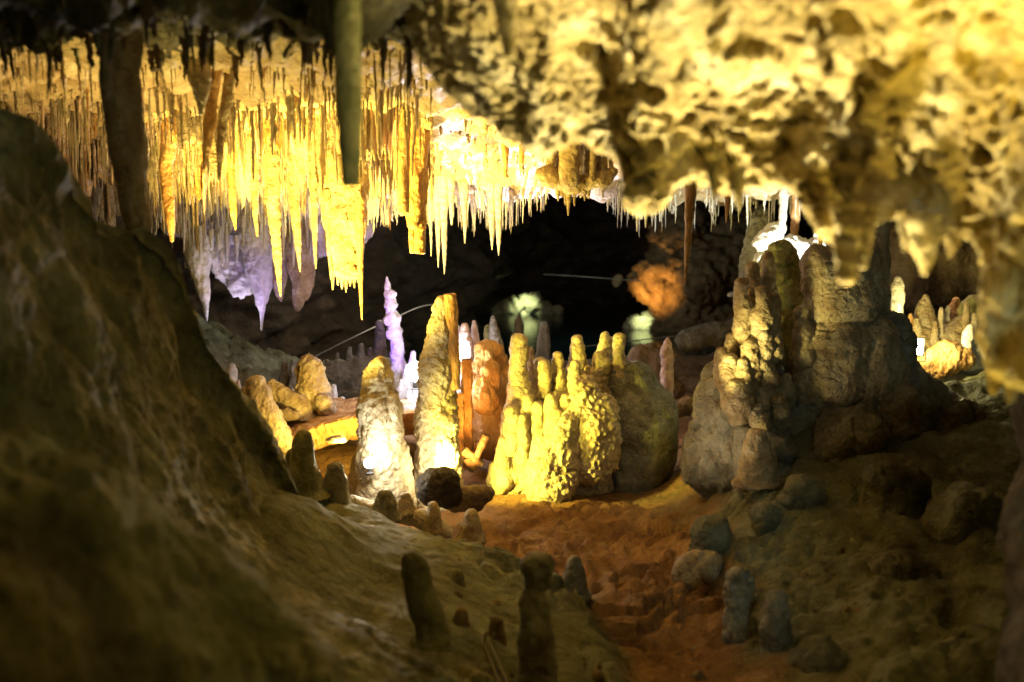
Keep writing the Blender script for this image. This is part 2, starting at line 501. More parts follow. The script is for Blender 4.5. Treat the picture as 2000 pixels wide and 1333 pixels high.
def plain_mat(name, col, rough, metal=0.0, emit=None, strength=0.0):
    m = bpy.data.materials.new(name); m.use_nodes = True
    nt = m.node_tree; bs = nt.nodes['Principled BSDF']
    n = nt.nodes.new('ShaderNodeTexNoise'); n.inputs['Scale'].default_value = 40
    cr = nt.nodes.new('ShaderNodeValToRGB'); nt.links.new(n.outputs['Fac'], cr.inputs['Fac'])
    cr.color_ramp.elements[0].color = (*[c * 0.75 for c in col], 1); cr.color_ramp.elements[1].color = (*col, 1)
    nt.links.new(cr.outputs[0], bs.inputs['Base Color'])
    bs.inputs['Roughness'].default_value = rough; bs.inputs['Metallic'].default_value = metal
    if emit:
        bs.inputs['Emission Color'].default_value = (*emit, 1); bs.inputs['Emission Strength'].default_value = strength
    return m


M['metal'] = plain_mat('lamp_metal', (0.06, 0.06, 0.06), 0.4, 0.8)
M['cable'] = plain_mat('cable_rubber', (0.05, 0.045, 0.04), 0.5)
M['rope'] = plain_mat('steel_rope', (0.30, 0.30, 0.30), 0.4, 0.3)
M['lamp_white'] = plain_mat('lamp_glass_white', (0.9, 0.9, 0.9), 0.2, 0, (1.0, 0.98, 1.0), 90)
M['lamp_warm'] = plain_mat('lamp_glass_warm', (0.9, 0.85, 0.7), 0.2, 0, (1.0, 0.93, 0.62), 40)
mw = bpy.data.materials.new('pool_water'); mw.use_nodes = True
_b = mw.node_tree.nodes['Principled BSDF']
_b.inputs['Base Color'].default_value = (0.004, 0.022, 0.024, 1); _b.inputs['Roughness'].default_value = 0.06
_n = mw.node_tree.nodes.new('ShaderNodeTexNoise'); _n.inputs['Scale'].default_value = 9; _n.inputs['Detail'].default_value = 4
_c = mw.node_tree.nodes.new('ShaderNodeTexCoord'); mw.node_tree.links.new(_c.outputs['Object'], _n.inputs['Vector'])
_p = mw.node_tree.nodes.new('ShaderNodeBump'); _p.inputs['Strength'].default_value = 0.25; _p.inputs['Distance'].default_value = 0.02
mw.node_tree.links.new(_n.outputs['Fac'], _p.inputs['Height']); mw.node_tree.links.new(_p.outputs[0], _b.inputs['Normal'])
M['water'] = mw


# ------------------------------------------------------------------ setting: floor, pool, walls, ceilings
def ipl(x, xs, ys):
    return np.interp(x, xs, ys)


def floor_h(x, y):
    h = np.zeros_like(x)
    # right bank
    crest = ipl(y, [0, 2.5, 3.3, 4.0, 5.0, 5.6, 6.3, 7.2, 8.5, 10, 13], [0.0, 0.1, 0.20, 0.29, 0.50, 0.60, 0.48, 0.40, 0.75, 1.15, 1.5])
    x0 = ipl(y, [2, 3.5, 5, 6, 8, 11], [0.55, 0.62, 0.72, 0.75, 1.4, 2.2])
    h = h + crest * sst(0, 1, (x - x0) / ipl(y, [2, 5, 8], [0.7, 0.75, 1.6])) + 0.06 * np.clip(x - x0 - 1.2, 0, 3)
    # left bank
    xe = ipl(y, [1.5, 2.4, 3.2, 3.5, 4.0, 4.3, 4.5, 4.7, 5.0, 5.4], [0.62, 0.55, 0.46, 0.40, 0.29, 0.05, -0.32, -0.72, -1.05, -1.5])
    h = h + 0.12 * sst(0, 0.16, xe - x) + 0.22 * sst(0.05, 0.9, xe - x)
    h = h + 0.25 * sst(-0.40, -0.85, x) * sst(2.2, 3.0, y) * sst(4.1, 3.5, y)
    # hollow of the basin left of the columns
    h = h - 0.10 * sst(0.9, 0.3, np.hypot((x + 1.1) / 1.0, (y - 6.0) / 0.8))
    # pool bed and far left bank
    sh = ipl(x, [-3.2, -2.0, -0.5, 0.5, 1.5, 3.0, 4.5], [9.4, 9.6, 10.6, 11.6, 12.2, 12.0, 11.5])
    h = h - 0.9 * sst(-0.6, 1.2, y - sh) * sst(-3.4, -2.4, x)
    h = h + 1.2 * sst(-2.2, -4.5, x) * sst(7, 9.5, y)
    return h


def fan(y0, y1, nr, nc, w0=2.2, w1=0.8):
    y = y0 * (y1 / y0) ** np.linspace(0, 1, nr)
    t = np.linspace(-1, 1, nc)
    Y = y[:, None].repeat(nc, 1); X = t[None, :] * (w0 + w1 * Y)
    return X.ravel(), Y.ravel()


X, Y = fan(0.5, 22, 620, 520)
Z = floor_h(X, Y)
p0 = np.stack([X, Y, Z], 1)
Z = Z + 0.035 * fbm(p0, 1.6, 5) + 0.012 * ridged(p0 * np.array([1, 1, 0.2]), 5, 3) + 0.008 * fbm(p0, 18, 3)
rb_ = sst(0.55, 1.3, X) * sst(7.0, 6.0, Y) * sst(2.0, 3.0, Y)
Z = Z + rb_ * (0.05 * fbm(p0, 2.4, 4, off=12) + 0.045 * np.clip(0.7 - worley(p0, 3.6, 3.0), 0, 1) + 0.02 * ridged(p0, 7, 3))
far = sst(6.8, 8.0, Y) * sst(-0.6, -1.6, X)
Z = Z + far * (0.16 * fbm(p0, 1.3, 5, off=7) + 0.09 * ridged(p0, 2.6, 4, off=3))
# dried mud terraces on the red earth
tz = fbm(p0 * np.array([1, 1, 0]), 1.5, 4, off=3.1) * 3.4
step = tz - np.floor(tz)
ter = sst(0.0, 0.16, step) - step
msk = sst(0.9, 0.4, np.hypot((X - 0.45) / 1.1, (Y - 4.4) / 1.5))
Z = Z + 0.075 * ter * msk + 0.005 * fbm(p0, 38, 3) * msk
V = np.stack([X, Y, Z], 1)
go = tag(mesh_obj('ground', V, grid_quads(620, 520), M['dirt'], origin=(0, 0, 0)), kind='structure')
xe_ = ipl(Y, [1.5, 2.4, 3.2, 3.5, 4.0, 4.3, 4.5, 4.7, 5.0, 5.4], [0.62, 0.55, 0.46, 0.40, 0.29, 0.05, -0.32, -0.72, -1.05, -1.5])
x0_ = ipl(Y, [2, 3.5, 5, 6, 8, 11], [0.70, 0.80, 0.80, 0.85, 2.4, 4.2])
wob_ = 0.16 * fbm(p0, 2.2, 4, off=4)
cover = np.maximum(sst(-0.02, 0.10, xe_ - X + wob_ * 0.5) * (Y < 5.6), sst(-0.1, 0.35, X - x0_ + wob_ * 2.0))
cover = np.maximum(cover, far)
at_ = go.data.attributes.new('flowstone_cover', 'FLOAT', 'POINT'); at_.data.foreach_set('value', cover.astype(np.float32))


def floor_z(x, y):
    return float(floor_h(np.array([x]), np.array([y]))[0])


wv = np.array([[-4, 8.5, -0.07], [7, 8.5, -0.07], [7, 22, -0.07], [-4, 22, -0.07]])
tag(mesh_obj('water', wv, np.array([[0, 1, 2, 3]]), M['water'], origin=(0, 0, 0)), kind='structure')

# far walls
plan = np.array([(-6.5, -1.5), (-5.6, 3), (-4.6, 7), (-3.6, 9.2), (-2.4, 10.6), (-1.2, 14.0), (0.2, 19.2), (3.0, 19.6), (4.9, 16.4), (5.9, 12.5), (6.6, 9), (6.0, 4), (5.4, -1.5)])
pl = catmull(plan, 420)
zz = np.linspace(-0.9, 4.8, 150)
V = np.stack([np.repeat(pl[None], 150, 0)[..., 0], np.repeat(pl[None], 150, 0)[..., 1], np.repeat(zz[:, None], 420, 1)], -1).reshape(-1, 3)
Q = grid_quads(150, 420)
N = normals(V, Q)
dsp = 0.55 * fbm(V * np.array([1, 1, 1.6]), 0.55, 5) + 0.16 * ridged(V * np.array([1, 1, 2.0]), 1.6, 4) + 0.05 * fbm(V, 5, 4)
V = V + N * dsp[:, None]
tag(mesh_obj('cave_wall', V, Q, M['dark'], origin=(0, 0, 0)), kind='structure')


def ceil_h(x, y):
    px = 1000 + x / np.maximum(y, 0.5) * F
    z = ipl(y, [0, 1.5, 2.5, 3.0, 3.6, 5.0, 6.0, 6.6, 6.9, 7.3, 8.2, 10, 18], [2.4, 2.34, 2.25, 2.22, 2.21, 2.12, 1.97, 1.80, 1.76, 1.86, 2.5, 3.3, 4.2])
    z = z - 0.10 * sst(520, 250, px) * sst(4, 6.5, y)
    p = np.stack([x, y, 0 * x], 1)
    z = z + 0.05 * fbm(p, 1.3, 4, off=5.0)
    rough = sst(2.4, 3.4, y) * sst(8.5, 7, y)
    z = z - rough * (0.05 * np.clip(0.62 - worley(p, 6.0, 2.0), 0, 1) * 2 + 0.02 * ridged(p, 9, 3)) - (0.10 * ridged(p, 2.2, 3, off=9) + 0.16 * np.clip(0.55 - worley(p, 4.5, 7.0), 0, 1)) * (1 - rough)
    z = z - (0.035 * ridged(p, 7, 4, off=2) + 0.05 * np.clip(0.6 - worley(p, 12, 5.0), 0, 1)) * (1 - rough)
    z = z + 0.012 * fbm(p, 22, 3)
    return z


X, Y = fan(0.35, 20, 560, 560, 2.6, 0.75)
Z = ceil_h(X, Y)
V = np.stack([X, Y, Z], 1)
Q = grid_quads(560, 560, flip=True)
N = normals(V, Q)
V = V + 0.02 * np.stack([fbm(V, 7, 3, off=1.0), fbm(V, 7, 3, off=40.0), 0 * X], 1)
co = tag(mesh_obj('ceiling', V, Q, M['ceil'], origin=(0, 0, 0)), kind='structure')
co.data.materials.append(M['dark']); co.data.materials.append(M['shaded'])
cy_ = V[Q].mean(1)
mi = ((cy_[:, 1] + 0.25 * fbm(cy_, 2.5, 3) < 3.3) | (cy_[:, 1] > 8.0)).astype(np.int32) + (cy_[:, 1] < 5)  # nearest faces get the rock with shade in its colour
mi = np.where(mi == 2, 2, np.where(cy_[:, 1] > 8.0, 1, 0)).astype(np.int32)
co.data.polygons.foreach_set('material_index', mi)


def ceil_z(x, y):
    return ceil_h(np.asarray(x, float), np.asarray(y, float))


# foreground rock on the left: ridge, rolled over behind, folding down towards the viewer
ridge = [(-160, 110, 2.15), (20, 222, 2.3), (88, 295, 2.5), (150, 355, 2.6), (205, 440, 2.8), (285, 455, 3.0), (350, 500, 3.1), (392, 610, 3.2), (432, 705, 3.3),
         (505, 815, 3.5), (565, 925, 3.65), (622, 1010, 3.6), (712, 1105, 3.35), (790, 1190, 3.1), (862, 1268, 2.9), (955, 1350, 2.7), (1030, 1450, 2.45)]


def shiftrow(row, dx, dy, dd):
    return [(a + dx, b + dy, c + dd) for a, b, c in row]


mid = [(-260, 420, 1.8), (-120, 490, 1.9), (-10, 545, 2.0), (60, 600, 2.1), (120, 655, 2.25), (190, 695, 2.4), (250, 745, 2.55), (300, 805, 2.68), (345, 865, 2.8),
       (400, 935, 2.9), (462, 1012, 2.98), (522, 1080, 2.92), (602, 1160, 2.7), (682, 1240, 2.5), (765, 1320, 2.35), (855, 1405, 2.2), (920, 1500, 2.0)]
val = [(-300, 700, 1.75), (-180, 745, 1.85), (-70, 785, 1.92), (10, 812, 1.98), (80, 842, 2.05), (150, 872, 2.13), (212, 908, 2.22), (262, 945, 2.3), (312, 985, 2.35),
       (370, 1035, 2.42), (432, 1092, 2.45), (492, 1150, 2.4), (562, 1220, 2.25), (640, 1300, 2.1), (715, 1380, 2.0), (800, 1460, 1.9), (860, 1560, 1.75)]
rid2 = [(-340, 850, 1.35), (-180, 870, 1.42), (-60, 890, 1.5), (20, 905, 1.55), (110, 925, 1.6), (190, 948, 1.66), (260, 975, 1.72), (330, 1015, 1.78), (400, 1060, 1.82),
        (470, 1110, 1.86), (540, 1165, 1.86), (600, 1220, 1.8), (660, 1290, 1.72), (720, 1370, 1.64), (780, 1450, 1.55), (850, 1540, 1.48), (900, 1640, 1.4)]
low = [(a - 60, b + 330, c - 0.35) for a, b, c in rid2]
low2 = [(a - 140, b + 900, c - 0.6) for a, b, c in rid2]
rows = [shiftrow(ridge, -260, 420, 1.0), shiftrow(ridge, -110, 130, 0.55), shiftrow(ridge, -30, 16, 0.2), ridge, shiftrow(ridge, -34, 40, -0.08), mid, val, rid2, low, low2]
rows = [[P(*q) for q in rw] for rw in rows]
V = sheet(rows, 300, 420); Q = grid_quads(300, 420)
N = normals(V, Q)
q_ = V * np.array([1, 1, 0.5])
V = V + N * (0.055 * fbm(q_, 2.6, 5) + 0.018 * ridged(q_, 5, 4) + 0.008 * fbm(V, 22, 3))[:, None]
tag(mesh_obj('rock_slope', V, Q, M['olive'], origin=(0, 0, 0)), kind='structure')

# near ceiling on the right: porous rock with holes
rim = [(790, -160, 2.5), (850, 50, 2.4), (905, 160, 2.35), (960, 215, 2.3), (1010, 262, 2.25), (1065, 315, 2.2), (1130, 275, 2.2), (1190, 300, 2.18), (1236, 395, 2.12), (1285, 402, 2.1),
       (1335, 352, 2.1), (1400, 362, 2.1), (1470, 372, 2.1), (1540, 358, 2.05), (1590, 430, 2.0), (1630, 478, 2.0), (1690, 452, 1.97), (1750, 445, 1.95), (1800, 470, 1.92), (1868, 466, 1.9),
       (1915, 500, 1.87), (1932, 590, 1.84), (1918, 660, 1.82), (1932, 720, 1.8), (1975, 735, 1.77), (2040, 720, 1.7), (2200, 690, 1.6)]
n_ = len(rim)
top = [(760 + 1700 * i / (n_ - 1), -330, 1.45 - 0.25 * i / (n_ - 1)) for i in range(n_)]


def mix(a, b, t, bulge):
    return [tuple(np.array(u) * (1 - t) + np.array(v_) * t + np.array([0, 0, bulge])) for u, v_ in zip(a, b)]


rows = [mix(top, rim, -0.4, 0.0), top, mix(top, rim, 0.35, 0.05), mix(top, rim, 0.7, 0.08), mix(top, rim, 0.9, 0.04), rim,
        [(a - 4, b - 26, c + 0.16) for a, b, c in rim], [(a - 10, b - 150, c + 0.35) for a, b, c in rim], [(a - 20, b - 420, c + 0.6) for a, b, c in rim]]
rows = [[P(*q) for q in rw] for rw in rows]
V = sheet(rows, 330, 560); Q = grid_quads(330, 560, flip=True)
N = normals(V, Q)
if N[330 * 280 + 200, 1] > 0: Q = Q[:, ::-1]; N = -N
wq = V + 0.05 * np.stack([fbm(V, 6, 3), fbm(V, 6, 3, off=20), fbm(V, 6, 3, off=50)], 1)
w1 = worley(wq, 7.0); w2 = worley(wq, 13.0, 4.0)
gate = sst(0.0, 0.35, fbm(V, 3.0, 2, off=8))
dsp = 0.05 * fbm(V, 2.2, 4) + 0.010 * ridged(V, 9, 3) - 0.10 * sst(0.33, 0.19, w1) * gate - 0.03 * sst(0.34, 0.18, w2) * sst(-0.3, 0.1, fbm(V, 2.0, 2, off=33)) - 0.014 * sst(0.36, 0.2, worley(wq, 27.0, 9.0)) + 0.006 * fbm(V, 45, 2)
V = V + N * dsp[:, None]
tag(mesh_obj('rock_ceiling', V, Q, M['near'], origin=(0, 0, 0)), kind='structure')

# dark rock at the right edge of the view, below the hanging mass
rowA = [(1990, 690, 2.6), (1975, 800, 2.5), (1985, 900, 2.4), (1965, 1000, 2.3), (1985, 1150, 2.1), (1975, 1300, 1.9), (1960, 1500, 1.7)]
rows = [shiftrow(rowA, 300, 0, 0.9), shiftrow(rowA, 60, 0, 0.35), rowA, shiftrow(rowA, 80, 10, -0.2), shiftrow(rowA, 500, 40, -0.6)]
rows = [[P(*q) for q in rw] for rw in rows]
V = sheet(rows, 80, 160); Q = grid_quads(80, 160)
N = normals(V, Q)
V = V + N * (0.05 * fbm(V, 3, 4) + 0.012 * ridged(V, 10, 3))[:, None]
tag(mesh_obj('rock_face', V, Q, M['dark'], origin=(0, 0, 0)), kind='structure')

# ------------------------------------------------------------------ builders of things
def seg_for(rpx):
    return int(np.clip(rpx * 2.2, 10, 72))


def body(name, pts, d, mat, style='rings', s=1.0, parent=None, tip='round', square=0.0, wob=0.10, seg=None):
    """one tapering calcite body from pixel points (base first)"""
    path, rad = pxpath(pts, d)
    seg = seg or seg_for(max(q[2] for q in pts))
    V, Q = tube(path, rad, seg, tip=tip, square=square, style=style, s=s, wob=wob)
    # rings run against the surface direction when growing downwards or upwards alike: fix by volume sign
    a, b, c, e = V[Q[:, 0]], V[Q[:, 1]], V[Q[:, 2]], V[Q[:, 3]]
    if (np.einsum('ij,ij->i', a, np.cross(b, c)) + np.einsum('ij,ij->i', a, np.cross(c, e))).sum() < 0: Q = Q[:, ::-1]
    Q = np.where((Q[:, :1] == Q[:, 1:2]), np.roll(Q, -2, 1), Q)
    org = None if parent is not None else path[0]
    return mesh_obj(name, V, Q, mat, parent, org)


def stalagmite(label, pts, d, mat, style='rings', s=1.0, group=None, **k):
    """pts base first; the foot is pushed into the ground"""
    q = pts[0]
    pts = [(q[0], q[1] + 14, q[2] * 1.55) + tuple(q[3:]), (q[0], q[1] - 2, q[2] * 1.12) + tuple(q[3:])] + list(pts[1:])
    k.setdefault('wob', 0.18)
    return tag(body('stalagmite', pts, d, M[mat], style, s, **k), label, 'stalagmite', group)


def stalactite(label, pts, d, mat, style='flow', s=0.7, group=None, **k):
    """pts root first, tip last; the root is pushed into the ceiling"""
    q = pts[0]
    pts = [(q[0], q[1] - 30, q[2] * 1.1) + tuple(q[3:])] + list(pts)
    return tag(body('stalactite', pts, d, M[mat], style, s, **k), label, 'stalactite', group)


def blob(name, prims, d, mat, style='rock', s=1.0, k=0.03, vox=0.012, parent=None, off=None):
    pr = [cone(q[0], q[1], d + (q[2] if len(q) > 2 else 0), d + (q[3] if len(q) > 3 else (q[2] if len(q) > 2 else 0))) for q in prims]
    V, Q = nets(pr, k, vox, style, s, rnd.random() * 90 if off is None else off)
    return mesh_obj(name, V, Q, mat, parent)


def swell(x, y0, y1, r0, r1, dd, lean=0.0):
    """a finger that swells and narrows on its way up, its root pushed back into the rock"""
    pts = [(x + lean, y0 + 6, r0 * 0.7, dd + 0.06)]
    n = max(3, int((y0 - y1) / 16))
    for i in range(n + 1):
        t = i / n
        r = (r0 * (1 - t) + r1 * t) * (1 + rnd.uniform(-.13, .13))
        pts.append((x + lean * (1 - t) + rnd.uniform(-1, 1) * r * .12, y0 + (y1 + r1 * .75 - y0) * t, r * (0.9 if i == n else 1), dd))
    return pts


# ------------------------------------------------------------------ floodlights
def box_mesh(cx, cy, cz, sx, sy, sz):
    v = np.array([(x, y, z) for x in (-1, 1) for y in (-1, 1) for z in (-1, 1)], float) * np.array([sx, sy, sz]) / 2 + np.array([cx, cy, cz])
    q = np.array([(0, 1, 3, 2), (4, 6, 7, 5), (0, 4, 5, 1), (2, 3, 7, 6), (0, 2, 6, 4), (1, 5, 7, 3)])
    return v, q


def join(parts):
    V = []; Q = []; n = 0
    for v, q in parts:
        V.append(v); Q.append(q + n); n += len(v)
    return np.vstack(V), np.vstack(Q)


def flat(o):
    for p_ in o.data.polygons: p_.use_smooth = False
    bv = o.modifiers.new('bevel', 'BEVEL'); bv.width = 0.004; bv.segments = 2
    return o


def floodlight(label, loc, aim, size, glass, dome=False):
    """a cast housing on a bracket; its glass looks along local -Y"""
    r = empty('floodlight', loc, label, 'floodlight', 'cave floodlights')
    a, b = size
    org = np.array(loc, float)

    def part(nm, mv, mat):
        v, q = mv
        o = mesh_obj(nm, v + org, q, mat, r); return flat(o)
    if dome:
        v, q = tube(np.array([[0, 0.07, 0], [0, 0.05, 0], [0, 0.02, 0], [0, -0.01, 0]]), np.array([.5, .75, .9, .93]) * a / 2, 28, 8, tip='flat', wob=0)
        mesh_obj('housing', v + org, q, M['metal'], r)
        v, q = tube(np.array([[0, -0.008, 0], [0, -0.014, 0]]), np.array([.98, .9]) * a / 2, 28, 3, tip='round', wob=0)
        mesh_obj('glass', v + org, q, glass, r)
        part('bracket', join([box_mesh(0, 0.04, -b * 0.55, a * .3, 0.01, b * 0.5), box_mesh(0, 0.04, -b * 0.84, a * .7, 0.05, 0.008)]), M['metal'])
        r.rotation_euler = Vector(np.array(aim) - org).to_track_quat('-Y', 'Z').to_euler()
        return r
    fins = [box_mesh(a * (i / 5 - 0.5) * 0.8, 0.055, 0, 0.006, 0.03, b * 0.8) for i in range(6)]
    part('housing', join([box_mesh(0, 0.02, 0, a, 0.045, b)] + fins), M['metal'])
    part('glass', box_mesh(0, -0.006, 0, a * 0.88, 0.012, b * 0.86), glass)
    br = [box_mesh(s_ * (a / 2 + 0.006), 0.02, -b * 0.35, 0.006, 0.02, b * 0.9) for s_ in (-1, 1)] + [box_mesh(0, 0.02, -b * 0.82, a + 0.018, 0.02, 0.006)]
    part('bracket', join(br), M['metal'])
    v = Vector(np.array(aim) - org)
    r.rotation_euler = v.to_track_quat('-Y', 'Z').to_euler()
    return r


floodlight('small floodlight burning at the foot of the thick blown out stalagmite', P(722, 905, 5.05), P(722, 700, 3.0), (0.06, 0.06), M['lamp_white'], True)
floodlight('white floodlight shining beside the violet pinnacle', P(812, 726, 6.2), P(800, 640, 3.0), (0.13, 0.13), M['lamp_white'], True)
floodlight('white floodlight glowing behind the tall leaning column', P(896, 692, 6.85), P(940, 560, 3.0), (0.10, 0.16), M['lamp_white'], True)
floodlight('square yellow floodlight on the crest of the right bank', P(1780, 677, 6.0), P(1640, 830, 3.0), (0.15, 0.11), M['lamp_warm'])
point(P(735, 890, 4.95), 8, (1.0, 0.90, 0.62), 0.03)
point(P(1795, 672, 5.95), 10, (1.0, 0.84, 0.30), 0.03)
spot(P(1800, 660, 6.1), P(1880, 620, 6.9), 34, (1.0, 0.80, 0.28), 130, 0.7)
spot(P(1840, 480, 7.3), P(1830, 640, 7.0), 10, (1.0, 0.66, 0.36), 120, 0.8)

# ------------------------------------------------------------------ columns in the middle
g1 = empty('stalagmite', P(750, 985, 5.25), 'thick stalagmite blown out white at its foot with a small knob', 'stalagmite')
blob('stem', [((752, 985, 50), (748, 900, 46)), ((748, 900, 46), (741, 800, 38)), ((741, 800, 38), (738, 740, 27)), ((738, 740, 27), (740, 718, 18)),
              ((790, 985, 22), (778, 880, 20))], 5.25, M['pale'], ['scale', 'rock'], 0.7, 0.03, 0.006, g1)
body('knob', [(774, 880, 15, -0.06), (770, 820, 12, -0.07), (767, 785, 11, -0.07), (766, 776, 8, -0.07)], 5.25, M['pale'], 'rings', 0.5, g1)
g2 = empty('column', P(858, 965, 5.4), 'tall leaning yellow column with a broken pipe on its side', 'column')
blob('stem', [((860, 985, 44), (856, 900, 42)), ((856, 900, 42), (852, 810, 38)), ((852, 810, 38), (854, 720, 30)), ((854, 720, 30), (860, 640, 22)), ((860, 640, 22), (868, 598, 13)),
              ((872, 900, 24, ), (872, 830, 22), -0.1)], 5.4, M['pale'], ['scale', 'rock'], 0.8, 0.03, 0.006, g2)
body('pipe', [(888, 760, 13, -0.02), (886, 680, 12, -0.03), (882, 620, 12, -0.03), (879, 576, 11.5, -0.03)], 5.4, M['ochre'], 'rock', 0.35, g2, tip='flat')
stalagmite('brown squat stalagmite left of the starry lamp', [(704, 975, 30), (706, 920, 26), (712, 885, 17)], 5.35, 'stone', 'plain')

# violet pinnacle of stacked cups
pk = [(797, 810, 27), (790, 768, 22), (788, 752, 27), (785, 735, 18), (782, 724, 24), (779, 700, 14), (777, 688, 19.5), (774, 664, 13), (772, 650, 18), (770, 634, 12), (767, 622, 18), (765, 606, 11.5), (763, 596, 16), (761, 584, 9.5), (760, 577, 12), (758, 566, 6), (757, 560, 7.5), (755, 541, 1.2)]
stalagmite('violet pinnacle of stacked cups tapering to a sharp point', [(x + rnd.uniform(-1.5, 1.5), y + rnd.uniform(-2, 2), r * rnd.uniform(.88, 1.1) * .84) for x, y, r in pk], 7.5, 'white', 'rock', 0.9, wob=0.28)

# white lit mound round the lamps and its little spires
mound = empty('flowstone_mound', P(840, 800, 7.3), 'white lit flowstone mound carrying short spires around the lamps', 'flowstone')
blob('base', [((770, 800, 26), (800, 780, 24)), ((800, 775, 20), (850, 765, 22)), ((850, 780, 24), (920, 760, 26)), ((880, 800, 30), (960, 790, 30))], 7.35, M['white'], 'flow', 1.0, 0.04, 0.012, mound)
for (x, y0, y1, r0, r1, dd) in ((806, 760, 690, 11, 6, 0.1), (793, 770, 715, 9, 5, -.05), (818, 765, 708, 8, 4, .15), (837, 760, 672, 10, 6, .2), (852, 770, 700, 8, 4, 0), (783, 780, 745, 9, 5, -.1),
                                (880, 770, 650, 13, 6, .1), (893, 770, 640, 11, 6, .25), (812, 790, 745, 8, 5, -.2), (870, 780, 720, 9, 5, -.1), (799, 800, 760, 8, 5, -.25)):
    body('spire', [(x, y0, r0, dd), (x - 1, (y0 + y1) / 2, (r0 + r1) / 2 * 1.05, dd), (x + 1, y1, r1 * .8, dd)], 7.3, M['white'], 'rings', 0.5, mound)
stalagmite('reddish ribbed stalagmite lit white behind the leaning column', [(910, 760, 20), (909, 700, 16), (908, 660, 12), (907, 638, 7)], 7.1, 'pink', 'rings', 0.8)
stalagmite('slim white tipped stalagmite right of the reddish ribbed one', [(930, 740, 12), (929, 690, 9), (927, 650, 7), (926, 630, 4)], 7.3, 'pink', 'rings', 0.5)
stalagmite('grey pointed stalagmite above the orange lump', [(972, 720, 17), (968, 675, 14), (964, 640, 8), (963, 622, 5)], 7.2, 'grey', 'rock', 0.6)
stalagmite('stubby olive stalagmite half hidden by the grey pointed one', [(953, 720, 9), (953, 665, 8), (952, 640, 6)], 7.8, 'moss', 'plain')
stalagmite('grey club shaped stalagmite standing before the pool', [(1062, 720, 22), (1062, 690, 14), (1062, 655, 10), (1062, 634, 6)], 8.6, 'grey', 'rock', 0.6)
stalagmite('dark stump rising from the water below the bright cove', [(1014, 660, 10), (1014, 635, 8), (1013, 616, 3)], 11.6, 'brown', 'rock', 0.8)

# orange posts and lump
stalagmite('square orange stump of a sawn column', [(911, 900, 12), (911, 800, 11.5), (912, 702, 10.5)], 5.85, 'ochre', 'plain', 0.6, tip='flat', square=0.75)
stalagmite('low orange block leaning on the sawn column', [(893, 880, 15), (893, 820, 14), (894, 768, 13)], 5.8, 'ochre', 'plain', 0.6, tip='flat', square=0.8)
lump = empty('flowstone_mound', P(955, 850, 6.15), 'lumpy orange flowstone mound behind the sawn column', 'flowstone')
blob('base', [((958, 850, 46), (955, 760, 36)), ((955, 760, 36), (958, 692, 24)), ((935, 800, 24), (938, 720, 14)), ((985, 830, 26), (980, 730, 18)), ((950, 780, 24, ), (955, 725, 14), -0.14)], 6.15, M['ochre'], ['rock', 'flow'], 1.0, 0.03, 0.009, lump)
body('spire', [(1012, 760, 14, .2), (1014, 715, 12, .2), (1012, 690, 9, .2)], 6.15, M['ochre'], 'rock', 0.6, lump)
stalagmite('slender ringed stalagmite behind the thickest cluster finger', [(1037, 770, 10), (1038, 720, 9), (1037, 684, 6)], 6.5, 'stone', 'rings', 0.9)

# fallen sticks of calcite
for i, (x0, y0, x1, y1, r, lb) in enumerate(((950, 850, 925, 905, 7, 'broken calcite stick leaning before the orange lump'), (905, 880, 940, 910, 9, 'broken calcite stick lying at the column foot'), (912, 895, 925, 920, 10, 'short thick calcite chunk on the red earth'))):
    t = body('broken_stalactite', [(x0, y0, r), ((x0 + x1) / 2, (y0 + y1) / 2, r * .95), (x1, y1, r * .8)], 5.62, M['brown'], 'rock', 0.4, tip='flat')
    tag(t, lb, 'broken stalactite', 'broken calcite pieces')

# ------------------------------------------------------------------ central cluster
D = 5.75
cl = empty('stalagmite_cluster', P(1130, 960, D), 'big yellow lit stalagmite cluster with many blunt fingers in the centre', 'stalagmite cluster')
blob('boulder_mass', [((1015, 915, 44), (1022, 830, 36)), ((1022, 830, 34), (1014, 770, 20)), ((1085, 930, 62), (1080, 860, 52)), ((1080, 850, 44), (1095, 800, 30), .04), ((1140, 930, 58), (1140, 830, 50)),
                      ((1140, 830, 46), (1150, 770, 34), .04), ((1185, 760, 26), (1200, 735, 24), .08), ((985, 925, 22), (978, 945, 18), -.06), ((985, 955, 24), (1150, 965, 26), -.02), ((1050, 800, 30), (1190, 770, 34), .1)], D, M['pale'], ['rock', 'flow', 'scale'], 0.8, 0.07, 0.0075, cl)
blob('front_dome', [((1075, 945, 50), (1088, 890, 46)), ((1088, 890, 44), (1112, 830, 26)), ((1048, 930, 26), (1060, 885, 22))], D - 0.26, M['pale'], ['scale', 'rock'], 0.85, 0.04, 0.006, cl)
blob('scaly_dome', [((1150, 900, 46), (1152, 820, 42)), ((1152, 820, 40), (1140, 760, 24)), ((1172, 890, 34), (1180, 800, 26))], D - 0.2, M['pale'], ['scale'], 1.35, 0.04, 0.006, cl)
blob('grey_flank', [((1240, 905, 66), (1250, 825, 60)), ((1250, 825, 58), (1240, 752, 42)), ((1212, 790, 36), (1205, 735, 24)), ((1190, 975, 26), (1265, 960, 32)), ((1280, 890, 34), (1272, 800, 36))], D + 0.06, M['cool'], ['crag', 'rock'], 0.45, 0.09, 0.009, cl)
